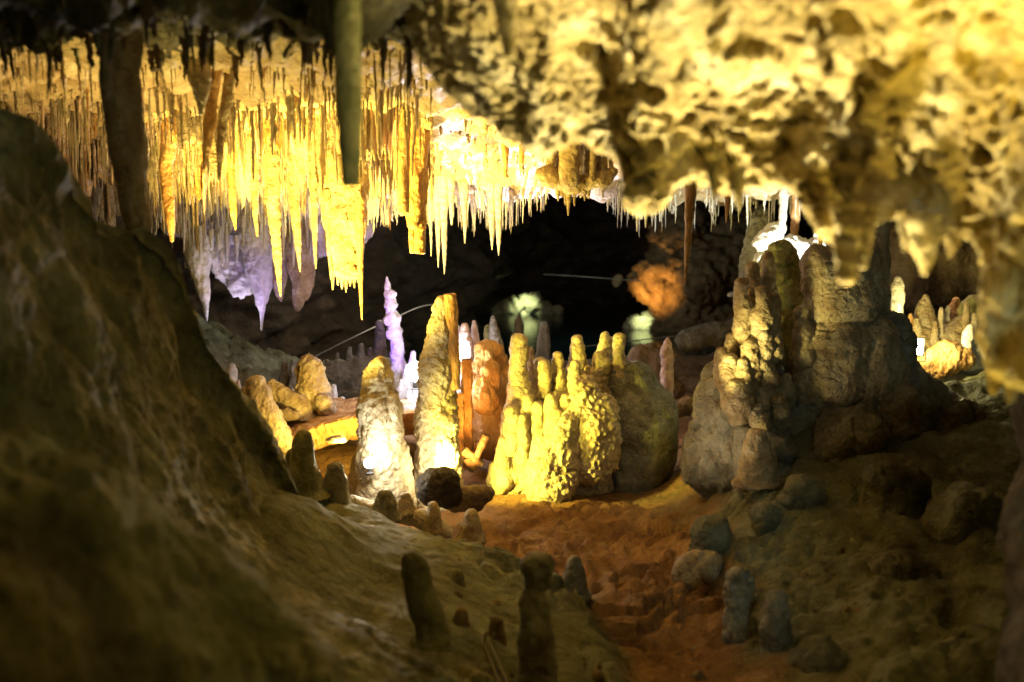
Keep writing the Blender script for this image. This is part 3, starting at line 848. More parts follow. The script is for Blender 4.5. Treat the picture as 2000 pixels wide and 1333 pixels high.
fing = [(1013, 770, 655, 20, 16.5, 0), (1128, 760, 655, 17, 12.5, .12), (1130, 760, 690, 24, 19, .16), (1064, 790, 705, 13, 10.5, .0), (1056, 780, 700, 14, 11, .1), (1091, 785, 688, 13, 10.5, .05),
        (1122, 815, 706, 14.5, 11, -.1), (1172, 760, 690, 19, 15.5, 0), (1210, 745, 652, 14, 11, .0), (1183, 720, 648, 15, 10, .12), (1196, 720, 660, 14, 11, .16),
        (1050, 850, 786, 15, 12, -.1), (1076, 840, 770, 15, 11.5, -.12), (1105, 830, 770, 13, 10, -.12), (1032, 850, 770, 15, 11, -.08), (1000, 860, 795, 18, 13, -.12), (1022, 880, 810, 14, 9, -.14), (1088, 860, 800, 13, 10, -.16),
        (985, 925, 850, 17, 11, -.12), (978, 940, 875, 14, 9, -.12), (1100, 800, 745, 11, 8, .12), (1148, 790, 715, 10, 7, .02), (1140, 800, 725, 8, 6, -.05)]
for (x, y0, y1, r0, r1, dd) in fing:
    lean = rnd.uniform(-3, 3)
    body('finger', swell(x, y0 + 14, y1, r0, r1, dd, lean), D, M['pale'], 'rings', 0.9, cl, wob=0.16)
stalagmite('lone spindle stalagmite with bright edges right of the cluster', [(1303, 780, 9), (1302, 740, 13), (1302, 700, 12), (1303, 675, 9), (1304, 664, 5)], 6.5, 'pink', 'scale', 0.6)
bk = empty('flowstone_mound', P(1260, 740, 7.4), 'low brown knobbly mound behind the cluster by the pool', 'flowstone')
blob('base', [((1230, 730, 20), (1250, 690, 14)), ((1250, 700, 16), (1290, 700, 18)), ((1290, 740, 24), (1270, 682, 10)), ((1215, 740, 20), (1320, 760, 20))], 7.4, M['brown'], 'rock', 1.0, 0.04, 0.012, bk)
rb = tag(blob('rock', [((1325, 800, 16), (1345, 790, 14)), ((1345, 800, 12), (1360, 795, 10))], 6.3, M['brown'], 'rock', 0.9, 0.03, 0.009), 'jagged brown rock between the cluster and the right formation', 'rock')

# ------------------------------------------------------------------ boulders by the cluster
tag(blob('boulder', [((848, 945, 34), (868, 940, 28)), ((840, 965, 24), (872, 965, 26))], 4.95, M['black'], 'rock', 0.9, 0.03, 0.007), 'black silhouetted boulder shading the lamp in front of the leaning column', 'boulder')
tag(blob('slab', [((905, 972, 20), (950, 965, 16)), ((890, 985, 16), (930, 985, 14))], 5.0, M['brown'], 'rock', 0.8, 0.03, 0.007), 'flat brown slab of rock right of the black boulder', 'rock slab')
tag(blob('flowstone_step', [((690, 985, 14), (760, 1000, 14)), ((760, 1000, 14), (830, 1015, 16)), ((830, 1015, 16), (870, 1040, 12))], 4.75, M['pale'], 'flow', 0.6, 0.03, 0.008), 'low yellow flowstone step before the blown out stalagmite', 'flowstone')
for (x, y0, y1, r0, r1, d, mt, lb) in ((846, 1025, 985, 15, 11, 4.7, 'stone', 'tiny brown stub just below the black boulder'), (921, 1045, 1003, 21, 15, 4.65, 'stone', 'tiny wide stub on the red earth below the slab'),
                                     (752, 1000, 966, 22, 17, 4.6, 'grey', 'low rounded stub on the lit step before the bright stalagmite'), (792, 990, 968, 15, 11, 4.75, 'stone', 'low stub touching the black boulder on its left side')):
    stalagmite(lb, [(x, y0, r0), (x, (y0 + y1) / 2, (r0 + r1) / 2 + 1), (x, y1 + 3, r1 * .8)], d, mt, 'rock', 0.5, 'small stubs before the lamps')

# ------------------------------------------------------------------ rimstone shelf on the left
edge = [(505, 900, 6.0), (545, 870, 6.05), (590, 842, 6.15), (640, 824, 6.2), (700, 812, 6.2), (760, 806, 6.15), (830, 802, 6.1), (890, 812, 6.1)]
backr = [(430, 800, 6.9), (500, 792, 7.0), (560, 786, 7.1), (620, 782, 7.1), (690, 780, 7.0), (760, 782, 6.9), (830, 784, 6.8), (900, 786, 6.7)]
hgt = 32
rows = [shiftrow(backr, 0, 60, 0.1), backr, mix(backr, edge, 0.5, 0), mix(backr, edge, 0.9, 0), edge, shiftrow(edge, 0, 10, -0.015), shiftrow(edge, 0, hgt, 0.03), shiftrow(edge, 0, hgt + 6, 0.14), shiftrow(edge, 4, hgt - 6, 0.6)]
rows = [[P(*q) for q in rw] for rw in rows]
V = sheet(rows, 170, 320); Q = grid_quads(170, 320)
N = normals(V, Q)
if N[:320 * 60, 2].mean() < 0: Q = Q[:, ::-1]; N = -N
q_ = V * np.array([1, 1, 0.12])
V = V + N * (0.016 * ridged(q_, 20, 2) * sst(0.6, 0.2, np.abs(N[:, 2])) + 0.010 * fbm(V, 9, 4))[:, None]
V[:, 2] -= 0.03 * np.clip(ridged(V * np.array([1, 1, 0.0]), 26, 2), 0, 1) * (np.arange(len(V)) // 320 > 118)
tag(mesh_obj('rimstone_shelf', V, Q, M['ochre']), 'orange rimstone shelf with a fringed yellow front edge', 'rimstone shelf')
tag(blob('stalagmite', [((612, 800, 32), (612, 760, 31)), ((612, 760, 31), (608, 722, 24)), ((608, 722, 24), (604, 704, 12)), ((640, 800, 14), (632, 785, 14), -.1)], 6.6, M['stone'], ['scale', 'rock'], 0.8, 0.03, 0.007), 'fat yellow stalagmite standing alone on the rimstone shelf', 'stalagmite')
tag(blob('stalagmite', [((560, 880, 16), (545, 850, 17)), ((545, 850, 17), (522, 810, 20)), ((522, 815, 20), (505, 775, 20)), ((505, 775, 20), (498, 752, 14)), ((480, 790, 20), (490, 770, 16), .1)], 6.0, M['stone'], ['rings', 'flow'], 0.9, 0.03, 0.007), 'twisted yellow stalagmite draped over the left end of the shelf', 'stalagmite')
stalagmite('leaning orange stalagmite behind the twisted one', [(580, 800, 27), (560, 782, 23), (542, 765, 17), (530, 752, 10)], 6.5, 'stone', 'rock', 0.7)
tag(blob('slab', [((535, 815, 12), (575, 812, 11)), ((545, 812, 10), (560, 806, 10))], 6.35, M['brown'], 'rock', 0.5, 0.03, 0.008), 'brown slab lying on the shelf', 'rock slab')
tag(blob('stone', [((650, 858, 7), (666, 856, 7)), ((640, 860, 4), (672, 860, 4))], 5.75, M['pale'], 'rock', 0.3, 0.02, 0.005), 'pale little stone under the edge of the shelf', 'stone')

# behind the shelf
for (x, y0, y1, r0, r1, d, mt, lb, g) in (
        (556, 790, 708, 14, 7, 7.6, 'grey', 'grey blunt stalagmite standing left in the pair behind the shelf', 'grey pair behind the shelf'),
        (573, 790, 704, 14, 7, 7.55, 'grey', 'grey taller stalagmite standing right in the pair behind the shelf', 'grey pair behind the shelf'),
        (571, 800, 764, 11, 8, 7.2, 'white', 'violet stub at the left foot of the fat yellow stalagmite', 'small violet stubs'),
        (652, 795, 752, 8, 5, 7.2, 'white', 'violet thin stub right of the fat yellow stalagmite', 'small violet stubs'),
        (669, 800, 776, 7, 5, 7.1, 'white', 'shortest violet stub at the back edge of the shelf', 'small violet stubs'),
        (453, 770, 712, 15, 8, 7.4, 'white', 'bluish white stalagmite peeping over the dark rock slope', 'pale spires beside the dark slope'),
        (466, 790, 742, 7, 4, 7.2, 'pink', 'thin pink spire beside the dark rock slope', 'pale spires beside the dark slope')):
    stalagmite(lb, [(x, y0, r0), (x, (y0 + y1) / 2, (r0 + r1) / 2), (x, y1 + 3, r1 * .8)], d, mt, 'rock', 0.6, g)
gm = empty('flowstone_mound', P(690, 800, 8.4), 'grey hazy mound with a jagged crest behind the shelf', 'flowstone')
blob('base', [((650, 790, 46), (660, 740, 34)), ((700, 790, 56), (705, 740, 40)), ((750, 800, 50), (742, 720, 26)), ((610, 800, 40), (640, 770, 30))], 8.4, M['grey'], ['popcorn', 'rock'], 0.8, 0.06, 0.016, gm)
for (x, y0, y1, r0, r1) in ((742, 730, 632, 18, 8), (660, 740, 692, 12, 5), (640, 760, 706, 10, 5), (684, 730, 682, 10, 5), (706, 730, 676, 12, 6), (724, 720, 684, 9, 5), (628, 770, 728, 9, 4)):
    body('spire', [(x, y0, r0), (x - 1, (y0 + y1) / 2, (r0 + r1) / 2), (x - 1, y1, r1 * .8)], 8.4, M['grey'], 'rock', 0.7, gm)

# ------------------------------------------------------------------ stubs on the left bank, near the viewer
for (x, y0, y1, r0, r1, d, mt, lb) in (
        (592, 955, 850, 32, 20, 4.25, 'olive', 'dark green stub nearest the shelf on the left bank'), (572, 960, 885, 26, 18, 4.3, 'olive', 'olive stub leaning against the dark rock slope'),
        (612, 995, 925, 29, 22, 4.3, 'grey', 'grey green blunt stub in the middle of the bank row'), (655, 995, 915, 30, 22, 4.35, 'grey', 'grey green stub beside the brown squat stalagmite')):
    stalagmite(lb, [(x + 3, y0, r0), (x + 1, (y0 + y1) / 2, (r0 + r1) / 2 + 1), (x, y1 + 5, r1 * .85)], d, mt, 'plain', 1.0, 'stubs on the left bank')
stalagmite('dark blurred stalagmite leaning on the near left bank', [(845, 1240, 30), (828, 1180, 31), (812, 1120, 29), (804, 1098, 22)], 2.75, 'olive', 'plain', 1.0)
sf = empty('stalagmite', P(1050, 1350, 2.75), 'grey bottle shaped stalagmite with a narrow neck and round head', 'stalagmite')
body('stem', [(1052, 1420, 48), (1050, 1330, 40), (1046, 1240, 36), (1043, 1190, 30), (1043, 1155, 20), (1046, 1130, 19)], 2.75, M['grey'], 'plain', 1.6, sf)
blob('head', [((1035, 1105, 18), (1066, 1100, 18)), ((1046, 1135, 20), (1050, 1100, 22)), ((1068, 1110, 12), (1062, 1140, 12))], 2.75, M['grey'], 'rock', 0.4, 0.02, 0.005, sf)
for (x, y0, y1, r0, r1, d, mt, lb) in (
        (893, 1165, 1118, 17, 14, 3.5, 'olive', 'small blurred stub high on the near bank'), (900, 1258, 1196, 21, 18, 3.1, 'brown', 'small dark stub halfway down the near bank'),
        (970, 1265, 1212, 19, 15, 3.1, 'brown', 'dark stub standing beside the two cables'), (1122, 1150, 1094, 24, 18, 3.9, 'grey', 'rounded stub on the rim of the near bank behind the bottle shape')):
    stalagmite(lb, [(x, y0, r0), (x, (y0 + y1) / 2, r0 * .98), (x, y1 + 5, r1 * .85)], d, mt, 'plain', 1.0, 'stubs on the near bank')
for k, (x0, lb) in enumerate(((948, 'black cable lying outermost on the near bank'), (962, 'black cable lying innermost on the near bank'))):
    path, rad = pxpath([(x0 + 2, 1235, 2.6, .05), (x0 - 2, 1260, 2.6, 0), (x0 + 10, 1290, 2.6, -.1), (x0 + 26, 1330, 2.6, -.25), (x0 + 50, 1390, 2.6, -.45)], 3.0)
    V, Q = tube(path, rad, 8, 60, style=None, wob=0)
    tag(mesh_obj('cable', V, Q, M['cable'], None, path[0]), lb, 'cable', 'cables on the near bank')

# ------------------------------------------------------------------ right formation
D = 5.0
rf = empty('stalagmite_formation', P(1560, 850, D), 'large formation of dark tower, carved head and knobs on the right bank', 'stalagmite formation')
blob('tower', [((1525, 760, 52), (1522, 620, 46)), ((1522, 620, 44), (1524, 540, 34)), ((1524, 540, 34), (1524, 494, 18))], D + 0.42, M['moss'], ['rock', 'crag'], 0.7, 0.05, 0.010, rf)
blob('head', [((1605, 515, 28), (1625, 590, 46)), ((1660, 520, 34), (1665, 600, 44)), ((1590, 560, 20), (1600, 520, 26)), ((1640, 640, 30), (1660, 600, 40)), ((1700, 590, 24), (1690, 500, 24))], D, M['stone'], ['strata', 'crag'], 0.6, 0.04, 0.008, rf)
blob('column', [((1712, 650, 26), (1712, 540, 17)), ((1712, 540, 17), (1718, 430, 18)), ((1690, 560, 14), (1694, 440, 14))], D + 0.25, M['stone'], ['flow'], 1.0, 0.03, 0.010, rf)
blob('drapery', [((1620, 740, 62), (1630, 680, 60)), ((1690, 740, 50), (1690, 660, 44)), ((1575, 700, 24), (1580, 650, 18)), ((1740, 820, 50), (1715, 660, 26)), ((1600, 790, 16), (1600, 740, 28)), ((1640, 800, 14), (1640, 740, 28)), ((1580, 770, 12), (1580, 720, 20)), ((1622, 800, 10), (1622, 740, 20))], D, M['stone'], ['strata', 'crag', 'flow'], 0.6, 0.04, 0.009, rf)
blob('apron', [((1440, 900, 80), (1470, 790, 50)), ((1560, 920, 90), (1600, 800, 66), .1), ((1700, 900, 100), (1740, 790, 60), .1), ((1395, 890, 34), (1415, 760, 26)), ((1420, 780, 34), (1480, 700, 36), .1), ((1820, 920, 80), (1790, 790, 44), .15),
               ((1500, 960, 50), (1490, 880, 40), -.25), ((1640, 960, 60), (1660, 860, 50), -.2), ((1740, 720, 30), (1730, 640, 22), .1), ((1920, 900, 60), (1860, 830, 40), .1)], D, M['grey'], ['crag', 'flow', 'rock'], 1.1, 0.10, 0.012, rf)
for (x, y0, y1, r0, r1, dd) in ((1450, 660, 545, 18, 14, -.02), (1470, 600, 512, 17, 12, .08), (1491, 660, 560, 14, 11.5, -.12), (1510, 690, 572, 18, 13, -.08), (1488, 740, 600, 26, 19, -.1), (1566, 700, 600, 22, 13, .0),
                                (1500, 560, 492, 14, 8, .12), (1427, 720, 650, 20, 14, .02), (1468, 740, 664, 22, 17, -.12), (1428, 770, 690, 24, 18, -.1), (1452, 780, 700, 22, 15, -.16), (1410, 740, 680, 18, 13, .0),
                                (1440, 800, 745, 25, 20, -.18), (1487, 800, 758, 18, 14, -.15), (1504, 780, 736, 18, 14, -.08), (1536, 770, 730, 15, 12, -.05), (1524, 810, 772, 18, 14, -.15), (1476, 830, 788, 20, 15, -.2)):
    dd -= 0.07; r1 *= 1.05
    body('knob', [(x + 4, y0 + 26, r0 * .6, dd + .2), (x + 3, y0 + 14, r0 * .95, dd + .06)] + swell(x, y0, y1, r0, r1, dd, 2)[1:], D, M['stone'], 'rock', 0.7, rf, wob=0.2)
stalagmite('knob catching yellow light on the right bank below the formation', [(1480, 930, 32), (1478, 890, 26), (1476, 855, 18)], 4.5, 'stone', 'rock', 1.0)

# lumps on the right bank
for (pr, d, mt, lb) in (
        ([((1570, 1010, 36), (1565, 965, 34)), ((1550, 1035, 20), (1590, 1030, 20))], 4.3, 'grey', 'round grey boulder with a broken white edge on the right bank'),
        ([((1500, 1055, 28), (1495, 1005, 18))], 4.2, 'grey', 'upright egg shaped grey lump left of the round boulder'),
        ([((1397, 1080, 28), (1392, 1035, 22))], 4.2, 'grey', 'dark grey lump at the edge of the red earth'),
        ([((1450, 1070, 22), (1450, 1060, 16))], 4.25, 'stone', 'small brown lump between two grey ones'),
        ([((1740, 985, 40), (1735, 930, 34)), ((1780, 930, 26), (1765, 960, 30))], 4.2, 'grey', 'large grey lump high on the right bank'),
        ([((1870, 1000, 44), (1900, 990, 40))], 4.0, 'olive', 'low olive lump beside a dark hollow on the far right bank'),
        ([((1360, 1100, 20), (1375, 1105, 16))], 4.05, 'stone', 'small pale lump on the red earth'),
        ([((1740, 1130, 50), (1790, 1120, 44))], 3.7, 'olive', 'broad flat boulder sunk in the right bank'),
        ([((1600, 1290, 30), (1610, 1300, 28))], 3.2, 'olive', 'greenish rock in the dark hollow at the bottom')):
    (x_, y_, r_), _q = pr[0][:2]
    pr = [((a[0], a[1] + 8, a[2]), (b_[0], b_[1] + 8, b_[2])) for a, b_ in (q[:2] for q in pr)] + [((x_ - 1.2 * r_, y_ + r_ * .75, r_ * .45), (x_ + 1.2 * r_, y_ + r_ * .75, r_ * .45)), ((x_, y_ + r_, r_ * .8), (x_ + r_ * .6, y_ + r_ * .9, r_ * .6))]
    tag(blob('boulder', pr, d, M['bank' if mt in ('olive', 'grey') else mt], ['crag', 'rock'], 0.8, 0.07, 0.008), lb, 'boulder', 'lumps on the right bank')
for (pts, d, mt, lb) in (
        ([(1443, 1265, 34), (1444, 1200, 31), (1446, 1150, 29), (1442, 1128, 22)], 3.55, 'grey', 'thick grey stump with a domed top at the lower right'),
        ([(1515, 1345, 34), (1518, 1270, 30), (1520, 1200, 28), (1520, 1176, 26)], 3.35, 'grey', 'thick grey stump with a flat top at the lower right'),
        ([(1656, 1260, 26), (1660, 1220, 21), (1661, 1182, 16)], 3.5, 'grey', 'short pale stump standing apart at the lower right'),
        ([(1557, 1200, 16), (1558, 1188, 13)], 3.6, 'stone', 'tiny round knob beside the flat topped stump')):
    stalagmite(lb, pts, d, mt, 'scale', 0.8, 'stumps at the lower right', wob=0.26)

# ------------------------------------------------------------------ behind the right formation
cr = empty('coral_mound', P(1540, 520, 6.5), 'dazzling white knobbly calcite mound behind the dark tower', 'calcite mound')
blob('base', [((1495, 470, 20), (1520, 450, 14)), ((1500, 520, 30), (1545, 490, 24)), ((1545, 490, 24), (1580, 500, 26)), ((1580, 510, 24), (1600, 470, 14)), ((1540, 560, 40), (1600, 560, 40))], 6.5, M['white'], ['popcorn'], 1.0, 0.03, 0.009, cr)
stalagmite('grey mottled stump with a white pointed cap behind the dark tower', [(1485, 560, 40), (1487, 480, 32), (1488, 440, 24), (1489, 415, 12), (1489, 403, 4)], 6.9, 'grey', 'popcorn', 0.8)
stalactite('slim white column hanging above the white calcite mound', [(1533, 350, 9), (1530, 400, 8), (1527, 446, 6)], 6.4, 'white', 'rock', 0.4)
stalactite('brown knotted stalactite left of the near teeth', [(1556, 370, 10), (1553, 430, 9), (1548, 480, 7)], 6.6, 'ochre', 'rock', 0.6)
stalactite('thin brown stalactite dropping beside the near teeth', [(1606, 400, 6), (1604, 450, 5), (1600, 505, 3)], 5.8, 'ochre', 'rock', 0.3)
rw = tag(blob('rock', [((1770, 560, 50), (1760, 470, 40)), ((1830, 560, 40), (1850, 500, 36)), ((1640, 520, 40), (1640, 440, 40)), ((1900, 560, 40), (1900, 500, 36))], 7.9, M['brown'], ['rock'], 1.6, 0.08, 0.022), 'dark brown rock rising behind the right hand slope', 'rock')
stalagmite('white banded spindle stalagmite on the far right slope', [(1752, 610, 9), (1752, 580, 11), (1754, 558, 10), (1754, 545, 5)], 6.5, 'white', 'rings', 0.8)
stalagmite('green yellow cone shaped stalagmite on the far right slope', [(1803, 670, 34), (1804, 630, 22), (1806, 600, 11), (1808, 582, 7)], 6.9, 'stone', 'rock', 0.9)
stalagmite('orange hooked stalagmite on the far right slope', [(1862, 650, 18), (1864, 610, 13), (1868, 588, 8)], 7.2, 'ochre', 'rock', 0.8)
stalagmite('small white finger beside the orange hooked stalagmite', [(1848, 630, 7), (1850, 610, 5), (1852, 600, 3)], 6.9, 'white', 'plain')
stalagmite('pale green leaning spire beside the right hand lamp', [(1885, 690, 12), (1890, 660, 11), (1896, 640, 6)], 6.3, 'white', 'rock', 0.5)
tag(blob('coral_mound', [((1890, 605, 16), (1925, 600, 20)), ((1930, 620, 20), (1900, 590, 10))], 6.9, M['moss'], ['popcorn'], 1.0, 0.03, 0.010), 'bright yellow green knobbly growth at the far right', 'calcite mound')
tag(blob('flowstone_mound', [((1830, 715, 24), (1850, 690, 20)), ((1850, 710, 22), (1880, 700, 20)), ((1800, 715, 16), (1830, 700, 18))], 6.3, M['ochre'], ['flow', 'rock'], 1.0, 0.03, 0.009), 'orange lit flowstone right beside the square floodlight', 'flowstone')
tag(blob('flowstone_mound', [((1900, 705, 24), (1925, 680, 22)), ((1890, 690, 14), (1912, 675, 12)), ((1940, 700, 30), (1960, 690, 30))], 6.35, M['white'], ['rock'], 1.0, 0.03, 0.009), 'pale flowstone lump at the far right edge', 'flowstone')
fm = empty('flowstone_mound', P(1800, 700, 6.8), 'brown knobbly flowstone with small spires behind the square floodlight', 'flowstone')
blob('base', [((1750, 690, 24), (1760, 655, 16)), ((1760, 690, 22), (1800, 665, 18)), ((1850, 670, 24), (1880, 645, 18)), ((1800, 690, 26), (1850, 670, 24)), ((1900, 660, 22), (1930, 640, 20))], 6.8, M['stone'], ['crag', 'popcorn'], 0.7, 0.04, 0.010, fm)
for (x, y0, y1, r0, r1, mt) in ((1745, 670, 620, 11, 6, 'stone'), (1768, 670, 632, 10, 6, 'pink'), (1778, 660, 612, 8, 4, 'ochre'), (1790, 670, 622, 12, 6, 'stone'), (1826, 670, 628, 10, 5, 'stone'), (1838, 660, 600, 7, 4, 'pale'), (1848, 690, 640, 9, 5, 'ochre'), (1878, 650, 606, 9, 5, 'moss'),
                                (1888, 655, 590, 8, 4, 'stone'), (1902, 650, 612, 9, 5, 'pale'), (1912, 660, 600, 7, 4, 'moss'), (1918, 680, 640, 10, 6, 'white'), (1866, 690, 655, 9, 6, 'white'), (1758, 650, 600, 6, 3, 'ochre')):
    body('spire', swell(x, y0, y1, r0, r1, rnd.uniform(-.15, .1), rnd.uniform(-3, 3)), 6.8, M[mt], 'rock', 0.7, fm)
# pool side
tag(blob('rock', [((1265, 560, 26), (1300, 530, 26)), ((1245, 545, 14), (1270, 525, 16)), ((1300, 600, 24), (1310, 560, 28)), ((1320, 660, 40), (1345, 560, 40)), ((1350, 560, 50), (1450, 480, 60), 0, .6), ((1310, 540, 40), (1330, 420, 50), .2, .6), ((1380, 640, 40), (1440, 600, 50), .0, .4)], 15.0, M['brown'], ['rock', 'popcorn', 'rock'], 2.6, 0.12, 0.045), 'craggy rock over the pool, its left end lit orange', 'rock')
tag(blob('rock', [((1203, 552, 7), (1208, 545, 8))], 15.0, M['stone'], ['rock'], 1.5, 0.05, 0.02), 'small orange lit rock knob by the far rope', 'rock')
tag(blob('rock', [((992, 606, 12), (1008, 600, 12)), ((1008, 598, 12), (1042, 592, 10)), ((1042, 596, 12), (1058, 608, 10)), ((985, 604, 10), (965, 613, 10)), ((1008, 618, 7), (1022, 614, 6)), ((1058, 610, 8), (1085, 614, 8))], 17.6, M['pale'], ['rock', 'popcorn', 'rock'], 3.0, 0.1, 0.035), 'pale green lit rock at the far waterline of the pool', 'rock')
tag(blob('rock', [((1238, 640, 16), (1262, 630, 14)), ((1262, 640, 12), (1272, 632, 14))], 15.2, M['pale'], ['rock', 'popcorn'], 2.4, 0.1, 0.03), 'second green lit rock at the waterline, right of the first', 'rock')
tag(blob('rock', [((1345, 665, 24), (1400, 650, 20)), ((1400, 660, 16), (1440, 640, 18))], 9.5, M['grey'], ['rock'], 1.5, 0.06, 0.02), 'grey rock where the rope meets the right bank', 'rock')
# ropes
for pts, d, lb in (([(560, 725, 1.3, -.6), (640, 684, 1.3, -.4), (720, 645, 1.3, 0), (775, 620, 1.3, .4), (825, 599, 1.3, .8), (880, 594, 1.3, 1.2)], 9.0, 'thin rope barrier climbing behind the violet pinnacle'),
                   ([(1120, 680, 0.9), (1220, 668, 0.9), (1335, 655, 1.3)], 9.4, 'thin rope barrier along the near shore of the pool'),
                   ([(1060, 536, 0.9), (1140, 541, 0.9), (1250, 549, 0.9)], 14.4, 'thin rope strung across the far side of the pool')):
    path, rad = pxpath(pts, d)
    V, Q = tube(path, rad, 8, 60, style=None, wob=0)
    tag(mesh_obj('rope', V, Q, M['rope'], None, path[0]), lb, 'rope', 'rope barriers')

# ------------------------------------------------------------------ stalactites that can be told apart
stalactite('near blunt greenish stalactite hanging in front of the bright ceiling', [(676, -60, 27), (678, 100, 24), (682, 260, 21), (685, 362, 17)], 2.0, 'moss', 'flow', 0.3, tip='flat', wob=0.10)
stalactite('long thick brown stalactite reaching down to the rock slope', [(228, 60, 36), (238, 190, 31), (255, 320, 23), (270, 440, 18)], 3.05, 'stone', 'flow', 0.8)
stalactite('small near stalactite at the edge of the bright porous ceiling', [(842, -40, 16), (848, 60, 10), (852, 115, 6)], 2.45, 'near', 'rock', 0.4)
stalactite('short orange tooth in front of the porous ceiling', [(985, -20, 26), (992, 60, 18), (996, 112, 11)], 1.9, 'near', 'plain', 0.6, tip='flat')
stalactite('dim brown stalactite at the top edge of the picture', [(597, -60, 16), (600, 60, 13), (603, 120, 7)], 2.7, 'brown', 'plain')
stalactite('dim brown stalactite hanging before the long thick one', [(203, -60, 18), (206, 60, 14), (208, 180, 8)], 2.6, 'brown', 'plain')
stalactite('pale cone with a dark spot among the left stalactites', [(385, 110, 26), (390, 150, 22), (393, 190, 13), (392, 222, 4)], 3.6, 'pale', 'plain')
stalactite('rosy curtain shaped stalactite beside the pale cone', [(418, 110, 14), (414, 190, 10), (408, 260, 9), (398, 330, 3)], 3.9, 'ochre', 'flow', 0.6)
stalactite('long grey needle left of the bright ceiling', [(448, 150, 9), (432, 260, 8), (428, 350, 3)], 4.0, 'stone', 'rock', 0.4)
stalactite('longest plain yellow stalactite of the bright ceiling', [(530, 300, 14), (534, 400, 11.5), (540, 480, 8.5), (545, 545, 4.5), (548, 578, 1.2)], 5.5, 'stone', 'rings', 0.6)
bl = empty('stalactite', P(672, 300, 5.45), 'massive yellow block stalactite with a dripping flat bottom', 'stalactite')
blob('stem', [((655, 270, 24), (660, 420, 22)), ((685, 270, 24), (688, 520, 18)), ((662, 420, 22), (668, 525, 20)), ((640, 300, 16), (645, 440, 10)), ((705, 300, 14), (700, 500, 8))], 5.45, M['stone'], ['flow', 'rock'], 0.7, 0.03, 0.007, bl)
for x, y in ((650, 565), (660, 556), (668, 564), (676, 570), (684, 558), (692, 562), (700, 552)):
    body('drip', [(x, 520, 5), (x, (520 + y) / 2 + 8, 3.2), (x, y, 1.6)], 5.45, M['stone'], 'plain', 0.5, bl, seg=10)
stalactite('orange needle dropping lowest beside the massive block', [(703, 420, 9), (704, 500, 6), (705, 570, 4), (707, 624, 1.2)], 5.35, 'ochre', 'plain', 0.5)
stalactite('orange rod with a blunt end between block and pair', [(797, 160, 9), (790, 260, 9), (788, 400, 9), (787, 412, 7)], 4.9, 'ochre', 'rock', 0.4)
pr_ = empty('stalactite', P(815, 180, 5.1), 'orange double stalactite with a broken flat end', 'stalactite')
body('stem', [(818, 150, 24), (816, 300, 20), (808, 400, 13), (806, 440, 9)], 5.1, M['ochre'], 'flow', 0.6, pr_)
body('rod', [(824, 150, 14, .05), (824, 300, 12, .05), (822, 420, 11, .05), (819, 494, 10, .05)], 5.1, M['ochre'], 'rock', 0.4, pr_, tip='flat')
body('stub', [(806, 420, 6, .06), (804, 465, 5, .06), (806, 494, 5, .06)], 5.1, M['ochre'], 'rock', 0.4, pr_, tip='flat')
for x, y0, y1, r, lb in ((868, 360, 535, 6.5, 'white stalactite, longest of the pale group beside the orange double'), (856, 370, 522, 5, 'white stalactite just left of the longest pale one'), (842, 380, 500, 3.5, 'white thin stalactite closest to the orange double'),
                         (974, 340, 499, 7, 'white stalactite, longer of the twin pair in the middle'), (961, 340, 488, 7, 'white stalactite, shorter of the twin pair in the middle'), (908, 370, 475, 5, 'faint grey stalactite between the two pale groups'),
                         (882, 360, 440, 5, 'short white stalactite right of the longest pale one')):
    stalactite(lb, [(x - 2, y0, r * 1.7), (x - 1, y0 * .6 + y1 * .4, r), (x, y0 * .25 + y1 * .75, r * .65), (x, y1, .9)], 6.35, 'white', 'rings', 0.35, 'white stalactites on the ceiling lip')
for pts, d, mt, lb in (
        ([(1349, 330, 11), (1348, 400, 10), (1343, 480, 6), (1338, 554, 1.4)], 4.6, 'ochre', 'long orange stalactite hanging alone over the pool'),
        ([(1422, 340, 7), (1421, 390, 6), (1419, 434, 1.5)], 5.2, 'ochre', 'short orange stalactite right of the long one over the pool'),
        ([(986, 250, 14), (987, 300, 7), (987, 345, 4)], 5.6, 'ochre', 'orange tapered stalactite on the pinkish ceiling rock'),
        ([(1021, 245, 7), (1020, 290, 6), (1018, 318, 4)], 5.5, 'ochre', 'short orange rod on the pinkish ceiling rock'),
        ([(1245, 380, 5), (1245, 420, 3.5), (1244, 452, 1)], 6.3, 'white', 'white needle left of two below the near porous ceiling'),
        ([(1263, 380, 5), (1262, 415, 3.5), (1261, 445, 1)], 6.3, 'white', 'white needle right of two below the near porous ceiling'),
        ([(332, 260, 15.8), (325, 330, 12.2), (330, 400, 10.8), (336, 470, 3.6)], 4.9, 'ochre', 'lumpy orange stalactite right of the long thick brown one'),
        ([(455, 230, 8.6), (452, 330, 7.2), (455, 400, 6.5), (460, 448, 2.2)], 5.2, 'ochre', 'knotted brown stalactite in the middle of the left field'),
        ([(575, 330, 10.1), (578, 420, 7.9), (582, 480, 5.8), (586, 530, 1.4)], 5.6, 'stone', 'rough yellow stalactite between the longest one and the block'),
        ([(612, 320, 8.6), (614, 400, 6.5), (615, 470, 4.3), (617, 525, 1.1)], 5.6, 'stone', 'slim yellow stalactite just left of the massive block'),
        ([(640, 400, 6.5), (642, 470, 4.3), (646, 545, 1.1)], 5.4, 'stone', 'yellow needle touching the left side of the massive block'),
        ([(500, 330, 8.6), (498, 400, 6.5), (502, 460, 2.2)], 5.5, 'stone', 'stout yellow stalactite left of the longest yellow one')):
    stalactite(lb, pts, d, mt, 'rock', 0.35)
